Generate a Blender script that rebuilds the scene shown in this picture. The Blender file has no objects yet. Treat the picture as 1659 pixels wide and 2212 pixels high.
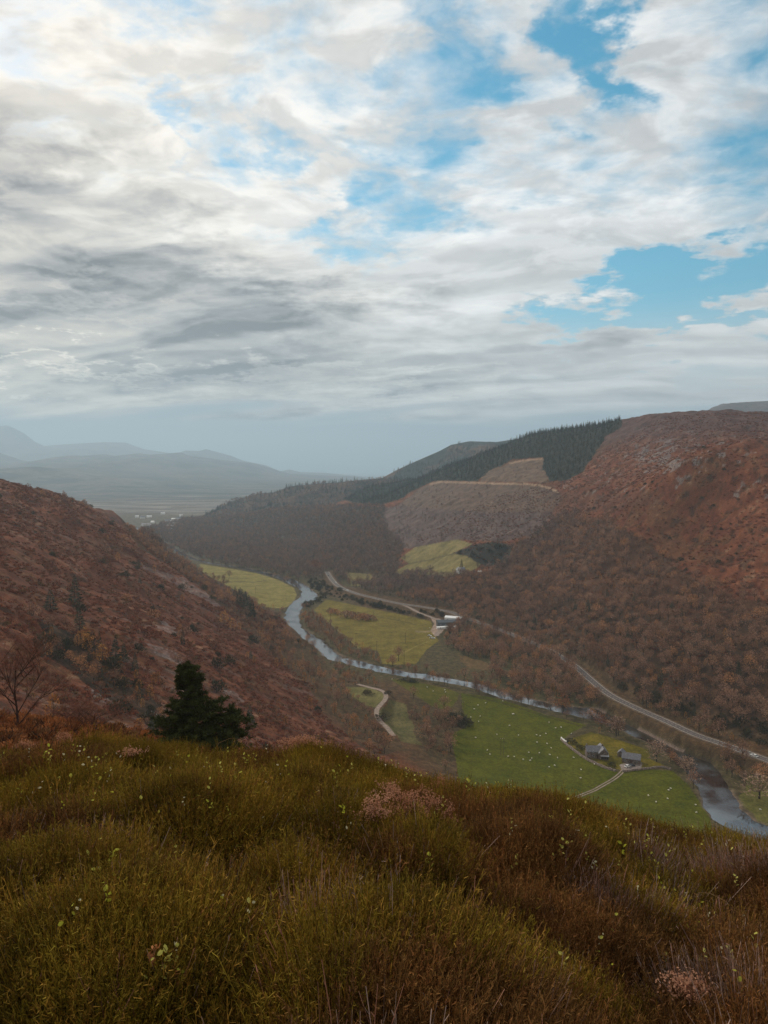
import bpy, bmesh, math, random
import numpy as np
from mathutils import Vector, Matrix, Euler
R = math.radians
QUAL = 1.0
HZD = 0.98e-4; HZCOL = (.63, .82, .98, 1); HZG = .25; HZTOP = 1350
random.seed(7); rng = np.random.default_rng(7)

# ------------------------------------------------------------------ camera, sky, sun, exposure
EYE = 180.0; PITCH = R(3.33)
sc = bpy.context.scene
COL = bpy.context.scene.collection
cd = bpy.data.cameras.new('camera'); cam = bpy.data.objects.new('camera', cd); COL.objects.link(cam)
cd.sensor_fit = 'VERTICAL'; cd.sensor_height = 36.0; cd.sensor_width = 27.0; cd.lens = 26.0
cd.clip_start = 0.1; cd.clip_end = 90000
cam.location = (0, 0, EYE); cam.rotation_euler = (R(90) - PITCH, 0, 0)
sc.camera = cam
sc.view_settings.view_transform = 'Standard'; sc.view_settings.look = 'None'
sc.view_settings.exposure = 0.0; sc.view_settings.gamma = 1.0
sc.cycles.use_denoising = True
sc.cycles.max_bounces = 5; sc.cycles.diffuse_bounces = 2; sc.cycles.glossy_bounces = 2
sc.cycles.transparent_max_bounces = 4; sc.cycles.volume_bounces = 1
sc.cycles.volume_step_rate = 1.0

SUN_AZ, SUN_EL = R(-38), R(34)      # to the left of the view, behind thin cloud
sd = bpy.data.lights.new('sun', 'SUN'); so = bpy.data.objects.new('sun', sd); COL.objects.link(so)
sd.energy = 2.2; sd.angle = R(10); sd.color = (1.0, .90, .76)
sun_dir = Vector((math.sin(SUN_AZ)*math.cos(SUN_EL), math.cos(SUN_AZ)*math.cos(SUN_EL), math.sin(SUN_EL)))
so.rotation_euler = (-sun_dir).to_track_quat('-Z', 'Y').to_euler()

# picture point (of a 1659 x 2212 print) -> ray with dy = 1
F0 = 26.0/36.0*2212; CU, CV = 829.5, 1106.0
cp, sp = math.cos(PITCH), math.sin(PITCH)
def ray(u, v):
    cx = (u-CU)/F0; cy = (CV-v)/F0
    y = cp + sp*cy; z = -sp + cp*cy
    return cx/y, z/y
def project(x, y, z):
    zz = z-EYE
    f = y*cp - zz*sp; up = y*sp + zz*cp
    f = np.maximum(f, 1e-3)
    return CU + F0*x/f, CV - F0*up/f
def P(u, v, Y):
    a, b = ray(u, v); return (a*Y, Y, EYE+b*Y)
def PZ(u, v, z=0.0):
    a, b = ray(u, v); Y = (z-EYE)/b; return (a*Y, Y, z)

# ---- node helpers
class NT:
    def __init__(s, tree): s.t = tree
    def n(s, typ, **kw):
        nd = s.t.nodes.new(typ)
        ins = kw.pop('ins', {})
        for k, v in kw.items(): setattr(nd, k, v)
        for k, v in ins.items(): s.put(nd.inputs[k], v)
        return nd
    def put(s, sock, v):
        if isinstance(v, bpy.types.NodeSocket): s.t.links.new(v, sock)
        elif isinstance(v, bpy.types.Node): s.t.links.new(v.outputs[0], sock)
        else: sock.default_value = v
    def m(s, op, a, b=0.0, c=None, clamp=False):
        nd = s.t.nodes.new('ShaderNodeMath'); nd.operation = op; nd.use_clamp = clamp
        s.put(nd.inputs[0], a); s.put(nd.inputs[1], b)
        if c is not None: s.put(nd.inputs[2], c)
        return nd.outputs[0]
    def vm(s, op, a, b=(0, 0, 0), out=0):
        nd = s.t.nodes.new('ShaderNodeVectorMath'); nd.operation = op
        s.put(nd.inputs[0], a); s.put(nd.inputs[1], b)
        return nd.outputs[out]
    def rng(s, v, a, b, c=0.0, d=1.0, smooth=True):
        nd = s.t.nodes.new('ShaderNodeMapRange')
        if smooth: nd.interpolation_type = 'SMOOTHSTEP'
        for i, q in enumerate((v, a, b, c, d)): s.put(nd.inputs[i], q)
        return nd.outputs[0]
    def mix(s, f, a, b, mode='MIX'):
        nd = s.t.nodes.new('ShaderNodeMix'); nd.data_type = 'RGBA'; nd.blend_type = mode
        s.put(nd.inputs[0], f); s.put(nd.inputs[6], a); s.put(nd.inputs[7], b)
        return nd.outputs[2]
    def noise(s, vec, scale, detail=6, rough=.5, dist=0.0, dim='3D'):
        nd = s.t.nodes.new('ShaderNodeTexNoise'); nd.noise_dimensions = dim
        s.put(nd.inputs['Vector'], vec); nd.inputs['Scale'].default_value = scale
        nd.inputs['Detail'].default_value = detail; nd.inputs['Roughness'].default_value = rough
        nd.inputs['Distortion'].default_value = dist
        return nd.outputs[0]


# where the cloud deck opens (negative) or closes (positive): u, v, r0, r1, sx, sy, angle, amount
SKYROT = 24; SKYBASE = 0.05
SKYBLOBS = [
 (1500, 622, .00, .19, 1.25, .34, 9, -.75), (1300, 670, .0, .10, 1.6, .22, 4, -.25),
 (1275, 120, .00, .13, .55, 1.0, 12, -.55), (1030, 160, .0, .10, .6, 1.0, -30, -.22), (910, 60, .0, .12, .5, 1.0, 0, -.18),
 (850, 245, .00, .10, 1.3, .55, -20, -.20), (960, 400, .00, .11, 1.2, .5, 25, -.20), (790, 440, .0, .08, .6, 1., 10, -.20),
 (640, 330, .00, .09, 1.5, .5, -40, -.20), (350, 20, .00, .08, 1.2, .6, -10, -.20), (170, 185, .0, .06, 1.2, .5, -40, -.06), (350, 280, .0, .08, 1.5, .26, -38, -.16),
 (1610, 230, .02, .20, .8, 1.3, 20, -.16), (1260, 420, .0, .10, 1, .6, 10, -.12), (830, 555, .0, .08, 1.6, .4, -20, -.14),
 (1470, 90, .02, .22, .9, .8, 0, .18), (1080, 60, .0, .10, .7, .9, 0, .14), (1200, 560, .02, .22, 1.4, .5, 14, .16), (1300, 790, .0, .25, 1.8, .3, 0, .20),
 (200, 660, .10, .50, 1.5, .5, -14, .25), (560, 720, .05, .40, 1.6, .35, -10, .16)]
GREYBLOBS = [
 (150, 600, .16, .30, 1.5, .50, -17, -.24), (560, 680, .10, .26, 1.5, .38, -8, -.15), (800, 760, .04, .30, 1.8, .3, -2, -.12), (250, 820, .05, .30, 2.2, .26, 0, -.10),
 (20, 310, .02, .11, 1.0, .75, -38, -.28), (330, 470, .03, .12, 2.0, .4, -30, -.07),
 (20, 780, .00, .12, 3.0, .10, -1, .40), (150, 640, .0, .07, 2.0, .28, -12, .20), (500, 800, .0, .10, 2.8, .14, -2, .20), (900, 830, .0, .10, 2.8, .12, -2, .14),
 (1250, 470, .00, .30, 1.5, .5, 10, .05), (420, 330, .05, .40, 1.4, .8, -25, .06)]

# ---- world: physical sky with a layer of broken cloud mapped on a flat ceiling
world = bpy.data.worlds.new('World'); sc.world = world; world.use_nodes = True
wt = world.node_tree; wt.nodes.clear(); W = NT(wt)
sky = W.n('ShaderNodeTexSky', sky_type='NISHITA', sun_disc=False, sun_elevation=SUN_EL, sun_rotation=SUN_AZ,
          air_density=1.0, dust_density=0.6, ozone_density=2.0)
hs = W.n('ShaderNodeHueSaturation', ins={'Hue': .465, 'Saturation': 1.5, 'Value': 1.0, 'Color': sky})
bg_sky = W.n('ShaderNodeBackground', ins={'Color': hs, 'Strength': 0.12})
geo = W.n('ShaderNodeTexCoord')
D = W.vm('NORMALIZE', geo.outputs['Generated'])
sep = W.n('ShaderNodeSeparateXYZ', ins={0: D})
dz = W.m('MAXIMUM', sep.outputs[2], 0.0)
den = W.m('ADD', dz, 0.15)
comb = W.n('ShaderNodeCombineXYZ', ins={0: W.m('DIVIDE', sep.outputs[0], den), 1: W.m('DIVIDE', sep.outputs[1], den), 2: 0.0})
PL = comb.outputs[0]
rot = W.n('ShaderNodeMapping', ins={'Vector': PL, 'Rotation': (0, 0, R(SKYROT)), 'Scale': (.9, 1.1, 1.0)})
PR = rot.outputs[0]
warp = W.n('ShaderNodeTexNoise', ins={'Vector': PL, 'Scale': 1.1, 'Detail': 3.0})
wv = W.vm('SCALE', W.vm('SUBTRACT', warp.outputs[1], (.5, .5, .5)), (0, 0, 0)); wv.node.inputs['Scale'].default_value = .42
PW = W.vm('ADD', PR, wv)
wtex = W.n('ShaderNodeTexNoise', ins={'Vector': PL, 'Scale': 3.2, 'Detail': 6.0, 'Roughness': .62})
wd = W.vm('ADD', D, W.vm('MULTIPLY', W.vm('SUBTRACT', wtex.outputs[1], (.5, .5, .5)), (.42, .42, .26)))
def dirv(u, v):
    a, b = ray(u, v); return Vector((a, 1, b)).normalized()
def blob(u, v, r0, r1, sx=1.0, sy=1.0, ang=0.0):
    """smooth patch of sky around one compass direction: 1 inside r0, 0 beyond r1 (chord length)"""
    c = dirv(u, v)
    ex = Vector((c.y, -c.x, 0)).normalized(); ez = ex.cross(c)
    ca, sa = math.cos(R(ang)), math.sin(R(ang))
    a1 = ex*ca + ez*sa; a2 = ez*ca - ex*sa
    df = W.vm('SUBTRACT', wd, tuple(c))
    p = W.m('DIVIDE', W.vm('DOT_PRODUCT', df, tuple(a1), out=1), sx)
    q = W.m('DIVIDE', W.vm('DOT_PRODUCT', df, tuple(a2), out=1), sy)
    r = W.m('SQRT', W.m('ADD', W.m('MULTIPLY', p, p), W.m('MULTIPLY', q, q)))
    return W.rng(r, r0, r1, 1.0, 0.0)
lowf = W.rng(dz, .10, .42, 1.0, 0.0)                    # towards the horizon the deck smooths into long bands
n_big = W.noise(PW, 1.5, 4, .5)
n_a = W.noise(PW, 5.2, 10, .56, .35)
n_b = W.noise(W.vm('MULTIPLY', PW, (.50, 1.1, 1)), 1.9, 5, .45)
n_mid = W.m('ADD', W.m('MULTIPLY', n_a, W.m('SUBTRACT', 1.0, W.m('MULTIPLY', lowf, .85))), W.m('MULTIPLY', n_b, W.m('MULTIPLY', lowf, .85)))
n_fine = W.m('ADD', .5, W.m('MULTIPLY', W.m('SUBTRACT', W.noise(PW, 13.0, 5, .6, .2), .5), W.m('SUBTRACT', 1.0, W.m('MULTIPLY', lowf, .75))))
cover = W.m('ADD', W.m('MULTIPLY', n_big, .45), W.m('ADD', W.m('MULTIPLY', n_mid, .95), W.m('MULTIPLY', n_fine, .26)))   # about .2 .. 1.2, mean .7
bias = SKYBASE
for (u, v, r0, r1, sx, sy, ang, amt) in SKYBLOBS:
    b = blob(u, v, r0, r1, sx, sy, ang)
    bias = W.m('ADD', W.m('MULTIPLY', b, amt), bias)
cover = W.m('ADD', cover, bias)
alpha = W.rng(cover, .52, .98)                       # how opaque the cloud is
thick = W.rng(cover, 1.02, 1.5)                      # grey undersides
# puffs: cloud edges towards the sun are brighter
n_off = W.noise(W.vm('ADD', PW, (-.035, .06, 0)), 5.2, 10, .56, .35)
edge = W.m('MULTIPLY', W.rng(W.m('SUBTRACT', n_off, n_a), -.08, .08, -.5, .5, smooth=False), W.m('SUBTRACT', 1.0, W.m('MULTIPLY', lowf, .8)))
glow = blob(150, 60, .0, 1.0)
lum = W.m('ADD', .74, W.m('MULTIPLY', glow, .20))
lum = W.m('ADD', lum, W.m('MULTIPLY', thick, -.36))
lum = W.m('ADD', lum, W.m('MULTIPLY', edge, .30))
lum = W.m('ADD', lum, W.m('MULTIPLY', W.m('SUBTRACT', n_fine, .5), .26))
for (u, v, r0, r1, sx, sy, ang, amt) in GREYBLOBS:
    b = blob(u, v, r0, r1, sx, sy, ang)
    lum = W.m('ADD', W.m('MULTIPLY', b, amt), lum)
n_band = W.noise(W.vm('MULTIPLY', PW, (.45, 1.9, 1)), 1.7, 4, .5, .4)       # long bands with bright slits low in the deck
lum = W.m('ADD', lum, W.m('MULTIPLY', W.m('MULTIPLY', W.rng(n_band, .38, .64, -.11, .22), W.rng(dz, .52, .22)), W.rng(cover, .75, 1.0)))
lum = W.m('MAXIMUM', lum, .16)
tint = W.mix(W.rng(lum, .25, .8), (1.05, .97, .92, 1), (1.04, .935, .79, 1))
tint = W.mix(W.m('MULTIPLY', blob(1500, 300, .1, .95), .7), tint, (.93, .985, 1.04, 1))
colr = W.vm('SCALE', tint); W.put(colr.node.inputs['Scale'], lum)
bg_cloud = W.n('ShaderNodeBackground', ins={'Color': colr, 'Strength': 1.0})
below = W.rng(sep.outputs[2], -.02, .01)
hz_n = W.m('MULTIPLY', W.m('SUBTRACT', n_b, .5), .10)
low = W.rng(W.m('ADD', dz, hz_n), .088, .055)            # beyond the deck's far edge lies pale blue distance
al = W.m('MAXIMUM', W.m('MULTIPLY', alpha, .97), W.rng(dz, .22, .10, 0.0, .8))
dist = W.n('ShaderNodeBackground', ins={'Color': (.33, .43, .50, 1), 'Strength': 1.0})
mix0 = W.n('ShaderNodeMixShader', ins={0: al, 1: bg_sky, 2: bg_cloud})
mixs = W.n('ShaderNodeMixShader', ins={0: low, 1: mix0, 2: dist})
bg_low = W.n('ShaderNodeBackground', ins={'Color': (.12, .13, .14, 1), 'Strength': 1.0})
mixl = W.n('ShaderNodeMixShader', ins={0: below, 1: bg_low, 2: mixs})
W.n('ShaderNodeOutputWorld', ins={0: mixl})

# ------------------------------------------------------------------ numeric noise
class Perlin:
    def __init__(s, seed):
        r = np.random.default_rng(seed); s.p = r.permutation(512).astype(np.int32)
        a = r.uniform(0, 2*np.pi, 512); s.g = np.stack([np.cos(a), np.sin(a)], 1).astype(np.float32)
    def __call__(s, x, y):
        x = np.asarray(x, np.float64); y = np.asarray(y, np.float64)
        xi = np.floor(x).astype(np.int64); yi = np.floor(y).astype(np.int64)
        xf = (x-xi).astype(np.float32); yf = (y-yi).astype(np.float32)
        u = xf*xf*xf*(xf*(xf*6-15)+10); v = yf*yf*yf*(yf*(yf*6-15)+10)
        def gr(a, b, fx, fy):
            g = s.g[s.p[(s.p[(xi+a) & 511] + yi+b) & 511]]; return g[..., 0]*fx + g[..., 1]*fy
        n0 = gr(0, 0, xf, yf)*(1-u) + gr(1, 0, xf-1, yf)*u
        n1 = gr(0, 1, xf, yf-1)*(1-u) + gr(1, 1, xf-1, yf-1)*u
        return (n0*(1-v) + n1*v)*1.5
PN = Perlin(3)
def fbm(x, y, scale, oct=4, gain=.5, off=0.0):
    a, s, t = 1.0, 1.0/scale, 0.0
    for i in range(oct):
        t = t + a*PN(x*s + 17.3*i + off, y*s - 9.1*i + off*1.7); a *= gain; s *= 2.03
    return t
def sstep(x, a, b):
    t = np.clip((x-a)/(b-a), 0, 1); return t*t*(3-2*t)
def lerp(a, b, t): return a + (b-a)*t

# ------------------------------------------------------------------ the shape of the land
C = []                                   # control points x, y, z
def add(u, v, Y): C.append(P(u, v, Y))
for u, v in [(1560,1750),(1659,1790),(1300,1700),(1000,1650),(1400,1610),(1200,1560),(1150,1640),(1400,1760),(1060,1490),(900,1460),(830,1440),(750,1400),
             (800,1340),(900,1400),(700,1320),(640,1330),(600,1280),(500,1240),(450,1228),(650,1250),(400,1195),(500,1205),(350,1150),(330,1120),
             (420,1130),(900,1340),(1000,1440),(1100,1460),(1240,1510),(1350,1540),(1500,1620),(1640,1700),(1760,1760),(560,1220),(300,1100),(450,1105),(100,1100)]:
    C.append(PZ(u, v, 0.6))
for u, v, z in [(1659,1640,9),(1800,1690,9),(1480,1572,8),(1368,1527,8),(1240,1432,8),(1120,1375,8),(1000,1331,8),(863,1304,7),(747,1272,7),(706,1237,8),
                (800,1488,7),(830,1510,10),(815,1536,12),(840,1575,12),(760,1500,13),(900,1590,9),(880,1525,5),(900,1630,12),(960,1660,5),(945,1590,5),(760,1470,3)]:
    C.append(PZ(u, v, z))
# left hillside: a steep face rising from a foot line
FT = np.array([0., 450.]); FN = np.array([-.953, -.304]); GR = .57
def face(x, y): return GR*((x-FT[0])*FN[0] + (y-FT[1])*FN[1])
def addface(u, v):
    a, b = ray(u, v); k = GR*(a*FN[0] + FN[1]); c = -GR*(FT[0]*FN[0] + FT[1]*FN[1])
    Y = (c-EYE)/(b-k); C.append((a*Y, Y, EYE+b*Y)); return Y
crest = [(0,1035),(40,1037),(80,1050),(120,1075),(165,1094),(215,1092),(245,1100),(270,1122),(300,1150),(350,1183),(400,1213),(450,1243),(500,1270),(540,1292),(570,1312)]
for u, v in crest:
    Y = addface(u, v); a, b = ray(u, v)
    for k, dz in ((1.10, .055), (1.35, .13)):
        C.append((a*Y*k, Y*k, max(EYE + b*Y*k - dz*Y, .6)))
for u, v in [(-80,1050),(0,1120),(0,1220),(0,1320),(0,1420),(0,1500),(100,1150),(100,1260),(100,1360),(100,1460),(200,1180),(200,1280),(200,1380),(200,1480),(180,1540),
             (300,1230),(300,1330),(300,1430),(300,1530),(400,1290),(400,1400),(400,1500),(500,1340),(500,1440),(500,1540),(560,1600),(600,1400),(600,1500),(660,1450),
             (680,1530),(680,1600),(740,1540),(760,1600),(-150,1250),(-150,1450),(-300,1200),(820,1600)]:
    addface(u, v)
for p in [(-520,1500,25),(-700,1500,60),(-900,1300,140),(-900,1000,180),(-650,700,200),(-500,500,175),(-420,350,165),(-600,1900,5),(-1000,2000,20),(-1500,2500,5),(-900,2600,1),
          (-1800,3600,1),(-700,3600,1),(0,3600,1),(-300,3000,1),(-1200,3000,1),(-100,2500,4),(-400,2200,2)]: C.append(p)
# near shoulder below the viewpoint and the ravine hidden behind it
for u, v, Y in [(45,1606,62),(150,1590,66),(250,1598,66),(340,1604,60),(430,1618,58),(520,1640,60),(0,1572,85),(120,1566,92),(230,1572,88),(-200,1560,80),(-400,1500,70)]: add(u, v, Y)
for u, v, Y in [(0,1640,130),(120,1640,140),(230,1650,140),(330,1680,130),(430,1700,130),(560,1700,130),(560,1680,220),(430,1640,220),(700,1720,120),(700,1690,250),(850,1740,110),(850,1700,300),(-200,1650,150),
               (1000,1790,110),(1000,1740,280),(1250,1850,110),(1250,1800,250),(1500,1900,110),(1500,1850,250),(1700,1950,110),(1750,1890,250),(1950,1950,120),(2000,1850,280)]: add(u, v, Y)
# right hillside
for u, v, Y in [(1500,1330,620),(1500,1165,760),(1500,1005,820),(1500,990,950),(1500,925,1170),(1490,885,1350),
                (1659,1480,500),(1659,1320,580),(1659,1150,680),(1659,960,800),(1659,950,950),(1659,898,1250),(1800,960,800),(1850,920,1200),(1800,1400,500),(1850,1200,600),
                (1390,1400,590),(1390,1270,700),(1390,1150,800),(1390,1050,870),(1390,1030,990),(1390,950,1250),(1400,897,1430),(1580,886,1300),
                (1300,1310,710),(1300,1200,820),(1300,1100,940),(1290,1040,1130),(1300,975,1350),(1310,917,1600),(1355,912,1520),
                (1200,1360,740),(1200,1280,830),(1200,1190,950),(1200,1110,1100),(1200,1050,1300),(1200,980,1550),(1230,926,1720),
                (1120,1300,880),(1130,1220,980),(1130,1130,1130),(1130,1045,1380),(1130,990,1600),(1155,938,1810),(1110,955,1850),
                (1040,1260,940),(1040,1180,1080),(1040,1100,1290),(1040,1040,1560),(1060,980,1850),(1005,998,1950),
                (950,1270,1010),(950,1180,1230),(950,1100,1480),(945,1040,1850),(930,1021,2080),
                (850,1260,1160),(850,1190,1380),(850,1110,1750),(850,1065,2150),(850,1044,2300),(800,1230,1260),
                (760,1180,1500),(740,1120,1900),(740,1080,2350),(780,1058,2400),
                (640,1180,1750),(640,1130,2050),(640,1098,2500),(560,1160,1950),(540,1120,2300),(480,1125,2500)]: add(u, v, Y)
for u, v, Y in [(1490,885,1700),(1659,898,1600),(1310,917,1950),(1155,938,2200),(1005,998,2350),(930,1021,2550),(850,1044,2750),(1400,897,1800),(1850,920,1600)]:
    x, y, z = P(u, v, Y); C.append((x, y, z-45))
C = np.array(C); CC = 35.0
def kern(dx, dy): return np.sqrt(dx*dx + dy*dy + CC*CC)
_n = len(C)
A = kern(C[:, None, 0]-C[None, :, 0], C[:, None, 1]-C[None, :, 1]); A[np.diag_indices(_n)] -= 6.0
Am = np.zeros((_n+3, _n+3)); Am[:_n, :_n] = A; Am[:_n, _n] = 1; Am[:_n, _n+1] = C[:, 0]/1000; Am[:_n, _n+2] = C[:, 1]/1000; Am[_n:, :_n] = Am[:_n, _n:].T
RW = np.linalg.solve(Am, np.concatenate([C[:, 2], [0, 0, 0]]))
def rbf(x, y):
    out = np.empty(x.shape); xf = x.ravel(); yf = y.ravel(); o = out.ravel()
    for i in range(0, len(xf), 20000):
        a = xf[i:i+20000, None].astype(np.float32); b = yf[i:i+20000, None].astype(np.float32)
        k = kern(a-C[None, :, 0].astype(np.float32), b-C[None, :, 1].astype(np.float32))
        o[i:i+20000] = k.astype(np.float64)@RW[:_n] + RW[_n] + RW[_n+1]*xf[i:i+20000]/1000 + RW[_n+2]*yf[i:i+20000]/1000
    return o.reshape(x.shape)

# foreground brow, given as the height of the heather tops below the eye
BROW = np.array([(-900,1560),(0,1612),(150,1608),(350,1606),(500,1612),(600,1606),(660,1596),(740,1618),(800,1652),(870,1646),(960,1668),(1050,1690),(1200,1704),(1280,1728),(1400,1768),(1530,1796),(1659,1800),(2600,1850)], float)
_bs = np.array([ray(u, v) for u, v in BROW])
_ba = np.linspace(-1.2, 1.4, 600); _bv = np.interp(_ba, _bs[:, 0], _bs[:, 1]); _kk = np.exp(-np.linspace(-2, 2, 41)**2); _bv = np.convolve(np.pad(_bv, 20, mode='edge'), _kk/_kk.sum(), 'valid')
HEATH = .70
def brow_top(x, y):
    r = np.hypot(x, y); yy = np.maximum(y, .15*r + .05)
    a = np.clip(x/yy, -3, 3); k = r/np.sqrt(1+a*a)          # forward distance
    S = np.interp(a, _ba, _bv)
    c = -.024; Rc = 7.5
    return EYE + c*Rc*Rc + (S-2*c*Rc)*k + c*k*k
river = [(2000,1990,13),(1800,1880,12),(1700,1830,11),(1640,1800,10.5),(1585,1770,9.5),(1550,1723,8.5),(1530,1686,8.5),(1500,1645,11),(1473,1618,12),(1420,1595,12),(1368,1572,12),(1300,1546,12),(1240,1536,10),(1199,1530,8),(1151,1518,8),
         (1094,1503,8.5),(1045,1487,8.5),(995,1476,9),(940,1466,9.5),(879,1457,9.5),(836,1449,9),(780,1436,9),(747,1428,9),(720,1419,9),(687,1390,9),(664,1375,9.5),(641,1360,10),(631,1342,10.5),(633,1322,11),
         (648,1303,13),(668,1289,15),(662,1275,10),(640,1261,11),(612,1249,9),(582,1241,9),(540,1231,6),(490,1222,5),(440,1214,4.5),(400,1200,4.5),(372,1184,5),(340,1165,8),(300,1140,14)]
road = [(1950,1755,10),(1800,1695,10),(1659,1643,9),(1571,1611,8.5),(1504,1588,8.5),(1436,1557,8),(1368,1527,8),(1314,1499,8),(1273,1466,8),(1233,1432,8),(1180,1402,8),(1110,1372,8),(1050,1350,8),(995,1331,8),(972,1322,8),(912,1311,7.5),(863,1304,7),(813,1293,7),
        (773,1283,7),(747,1274,7),(727,1263,7),(714,1248,7.5),(706,1235,8)]
siding = [(869,1306,7),(885,1313,6.5),(906,1324,5.5),(925,1331,4.5),(945,1339,3.5),(957,1348,3),(950,1362,2),(942,1374,1.5)]
hilltrack = [(772,1478,6),(802,1486,7),(822,1491,8),(833,1500,9.5),(832,1511,10),(822,1523,11),(814,1534,12),(815,1548,12.5),(823,1560,12.5),(836,1572,12),(850,1590,11)]
farmtrack = [(1352,1655,1.0),(1341,1669,1.),(1325,1682,.9),(1306,1693,.9),(1285,1705,.9),(1262,1718,.9),(1230,1738,.9)]
def w3(pl, z=None):
    return np.array([PZ(p[0], p[1], p[2] if z is None else z) for p in pl])
def smooth_line(a, n=6):
    """Catmull-Rom through the rows of a"""
    out = []
    for i in range(len(a)-1):
        p0, p1, p2, p3 = a[max(i-1, 0)], a[i], a[i+1], a[min(i+2, len(a)-1)]
        for t in np.arange(n)/n:
            out.append(.5*((2*p1) + (-p0+p2)*t + (2*p0-5*p1+4*p2-p3)*t*t + (-p0+3*p1-3*p2+p3)*t**3))
    out.append(a[-1]); return np.array(out)
RIV = smooth_line(np.column_stack([w3(river, 0.0)[:, :2], [max(p[2]*(1.0 if p[0] > 1210 else .80)-1.2, 3.0) for p in river]]), 4)
ROAD = smooth_line(w3(road), 4); SID = smooth_line(w3(siding), 4); HTR = smooth_line(w3(hilltrack), 4); FTR = smooth_line(w3(farmtrack), 3)
def near_line(x, y, L, pad):
    """distance to a polyline and the interpolated third column, for points within pad of its box"""
    d = np.full(x.shape, 1e9); val = np.zeros(x.shape)
    m = (x > L[:, 0].min()-pad) & (x < L[:, 0].max()+pad) & (y > L[:, 1].min()-pad) & (y < L[:, 1].max()+pad)
    xs, ys = x[m], y[m]; dd = np.full(xs.shape, 1e9); vv = np.zeros(xs.shape)
    for a, b in zip(L[:-1], L[1:]):
        sel = np.nonzero((xs > min(a[0], b[0])-pad) & (xs < max(a[0], b[0])+pad) & (ys > min(a[1], b[1])-pad) & (ys < max(a[1], b[1])+pad))[0]
        if not len(sel): continue
        ab = b[:2]-a[:2]; t = np.clip(((xs[sel]-a[0])*ab[0] + (ys[sel]-a[1])*ab[1])/(ab@ab+1e-9), 0, 1)
        q = np.hypot(xs[sel]-a[0]-ab[0]*t, ys[sel]-a[1]-ab[1]*t); k = q < dd[sel]
        s2 = sel[k]; dd[s2] = q[k]; vv[s2] = (a[2] + (b[2]-a[2])*t)[k]
    d[m] = dd; val[m] = vv; return d, val
def height(x, y, full=False):
    x = np.asarray(x, float); y = np.asarray(y, float); sh = x.shape; x = x.ravel(); y = y.ravel()
    r = np.hypot(x, y); h = np.zeros(x.shape)
    far = r > 16
    hb = np.zeros(x.shape); hb[far] = rbf(x[far], y[far])
    rel = sstep(hb, 8, 45)*sstep(r, 60, 160)
    big = fbm(x, y, 210, 3, .5)*9*sstep(r, 250, 600)
    gul = np.abs(fbm(x*.9+y*.2, y, 95, 3, .5, 5.)); gul = (.35-gul)*7
    small = fbm(x, y, 24, 3, .55, 9.)*1.5
    hb = hb + rel*(big + gul*sstep(r, 200, 500)*.8 + small)
    hb = np.where(rel < 1, np.maximum(hb, .55 + .12*fbm(x, y, 60, 2)), hb)
    t = sstep(r, 22, 52)
    fg = brow_top(x, y) - HEATH
    h = lerp(fg, hb, t); h[~far] = fg[~far]
    mid = (r > 200)
    dr, hw = near_line(x, y, RIV, 45)
    wob = fbm(x, y, 14, 2)*2.0
    e = dr - hw + wob
    h = np.where(mid & (e < 14), lerp(np.minimum(h, 1.0), h, sstep(e, 4, 14)), h)
    h = np.where(mid & (e < 3.0), lerp(-1.6, h, sstep(e, -1.0, 3.0)), h)
    for L, w, fall in ((ROAD, 6.5, 10), (SID, 3.5, 5), (HTR, 2.6, 5)):
        d, z = near_line(x, y, L, 25)
        h = np.where(mid & (d < w+fall), lerp(z, h, sstep(d, w, w+fall)), h)
    h = h.reshape(sh)
    if full: return h, e.reshape(sh)
    return h
_Yt = np.concatenate([np.linspace(40, 300, 140), np.linspace(302, 1000, 330), np.linspace(1004, 3800, 420)])
def at(u, v, Y0=45.0):
    """first point of the land seen along a picture ray"""
    a, b = ray(u, v); Y = _Yt[_Yt >= Y0]; h = height(a*Y, Y); s = EYE + b*Y
    k = np.nonzero(h >= s)[0]
    if not len(k): return np.array([a*Y[-1], Y[-1], h[-1]])
    i = k[0]
    if i == 0: return np.array([a*Y[0], Y[0], h[0]])
    f = (s[i-1]-h[i-1])/((s[i-1]-h[i-1]) + (h[i]-s[i]) + 1e-9); y = Y[i-1] + (Y[i]-Y[i-1])*f
    return np.array([a*y, y, float(height(np.array([a*y]), np.array([y]))[0])])

# ------------------------------------------------------------------ materials
def new_mat(name):
    m = bpy.data.materials.new(name); m.use_nodes = True; m.node_tree.nodes.clear(); return m, NT(m.node_tree)
def finish(N, bsdf, disp=None):
    N.n('ShaderNodeOutputMaterial', ins={0: bsdf})
def mat(name, col, rough=.85, var=.25, scale=3.0, spec=.2, metal=0.0, col2=None, coord='Object', bump=0.0, rnd=0.0):
    m, N = new_mat(name)
    tc = N.n('ShaderNodeTexCoord'); v = tc.outputs[coord]
    n = N.noise(v, scale, 5, .6)
    f = N.rng(n, .35, .65)
    c1 = tuple(c*(1-var) for c in col) + (1,); c2 = (tuple(c*(1+var) for c in col) if col2 is None else tuple(col2)) + (1,)
    c = N.mix(f, c1, c2)
    if rnd:
        oi = N.n('ShaderNodeObjectInfo'); k = N.rng(oi.outputs['Random'], 0, 1, 1-rnd, 1+rnd, smooth=False)
        sc_ = N.vm('SCALE', c); N.put(sc_.node.inputs['Scale'], k); c = sc_
    ins = {'Base Color': c, 'Roughness': rough, 'Specular IOR Level': spec, 'Metallic': metal}
    b = N.n('ShaderNodeBsdfPrincipled', ins=ins)
    if bump:
        bp = N.n('ShaderNodeBump', ins={'Strength': bump, 'Height': n}); N.put(b.inputs['Normal'], bp)
    finish(N, b); return m

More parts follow.
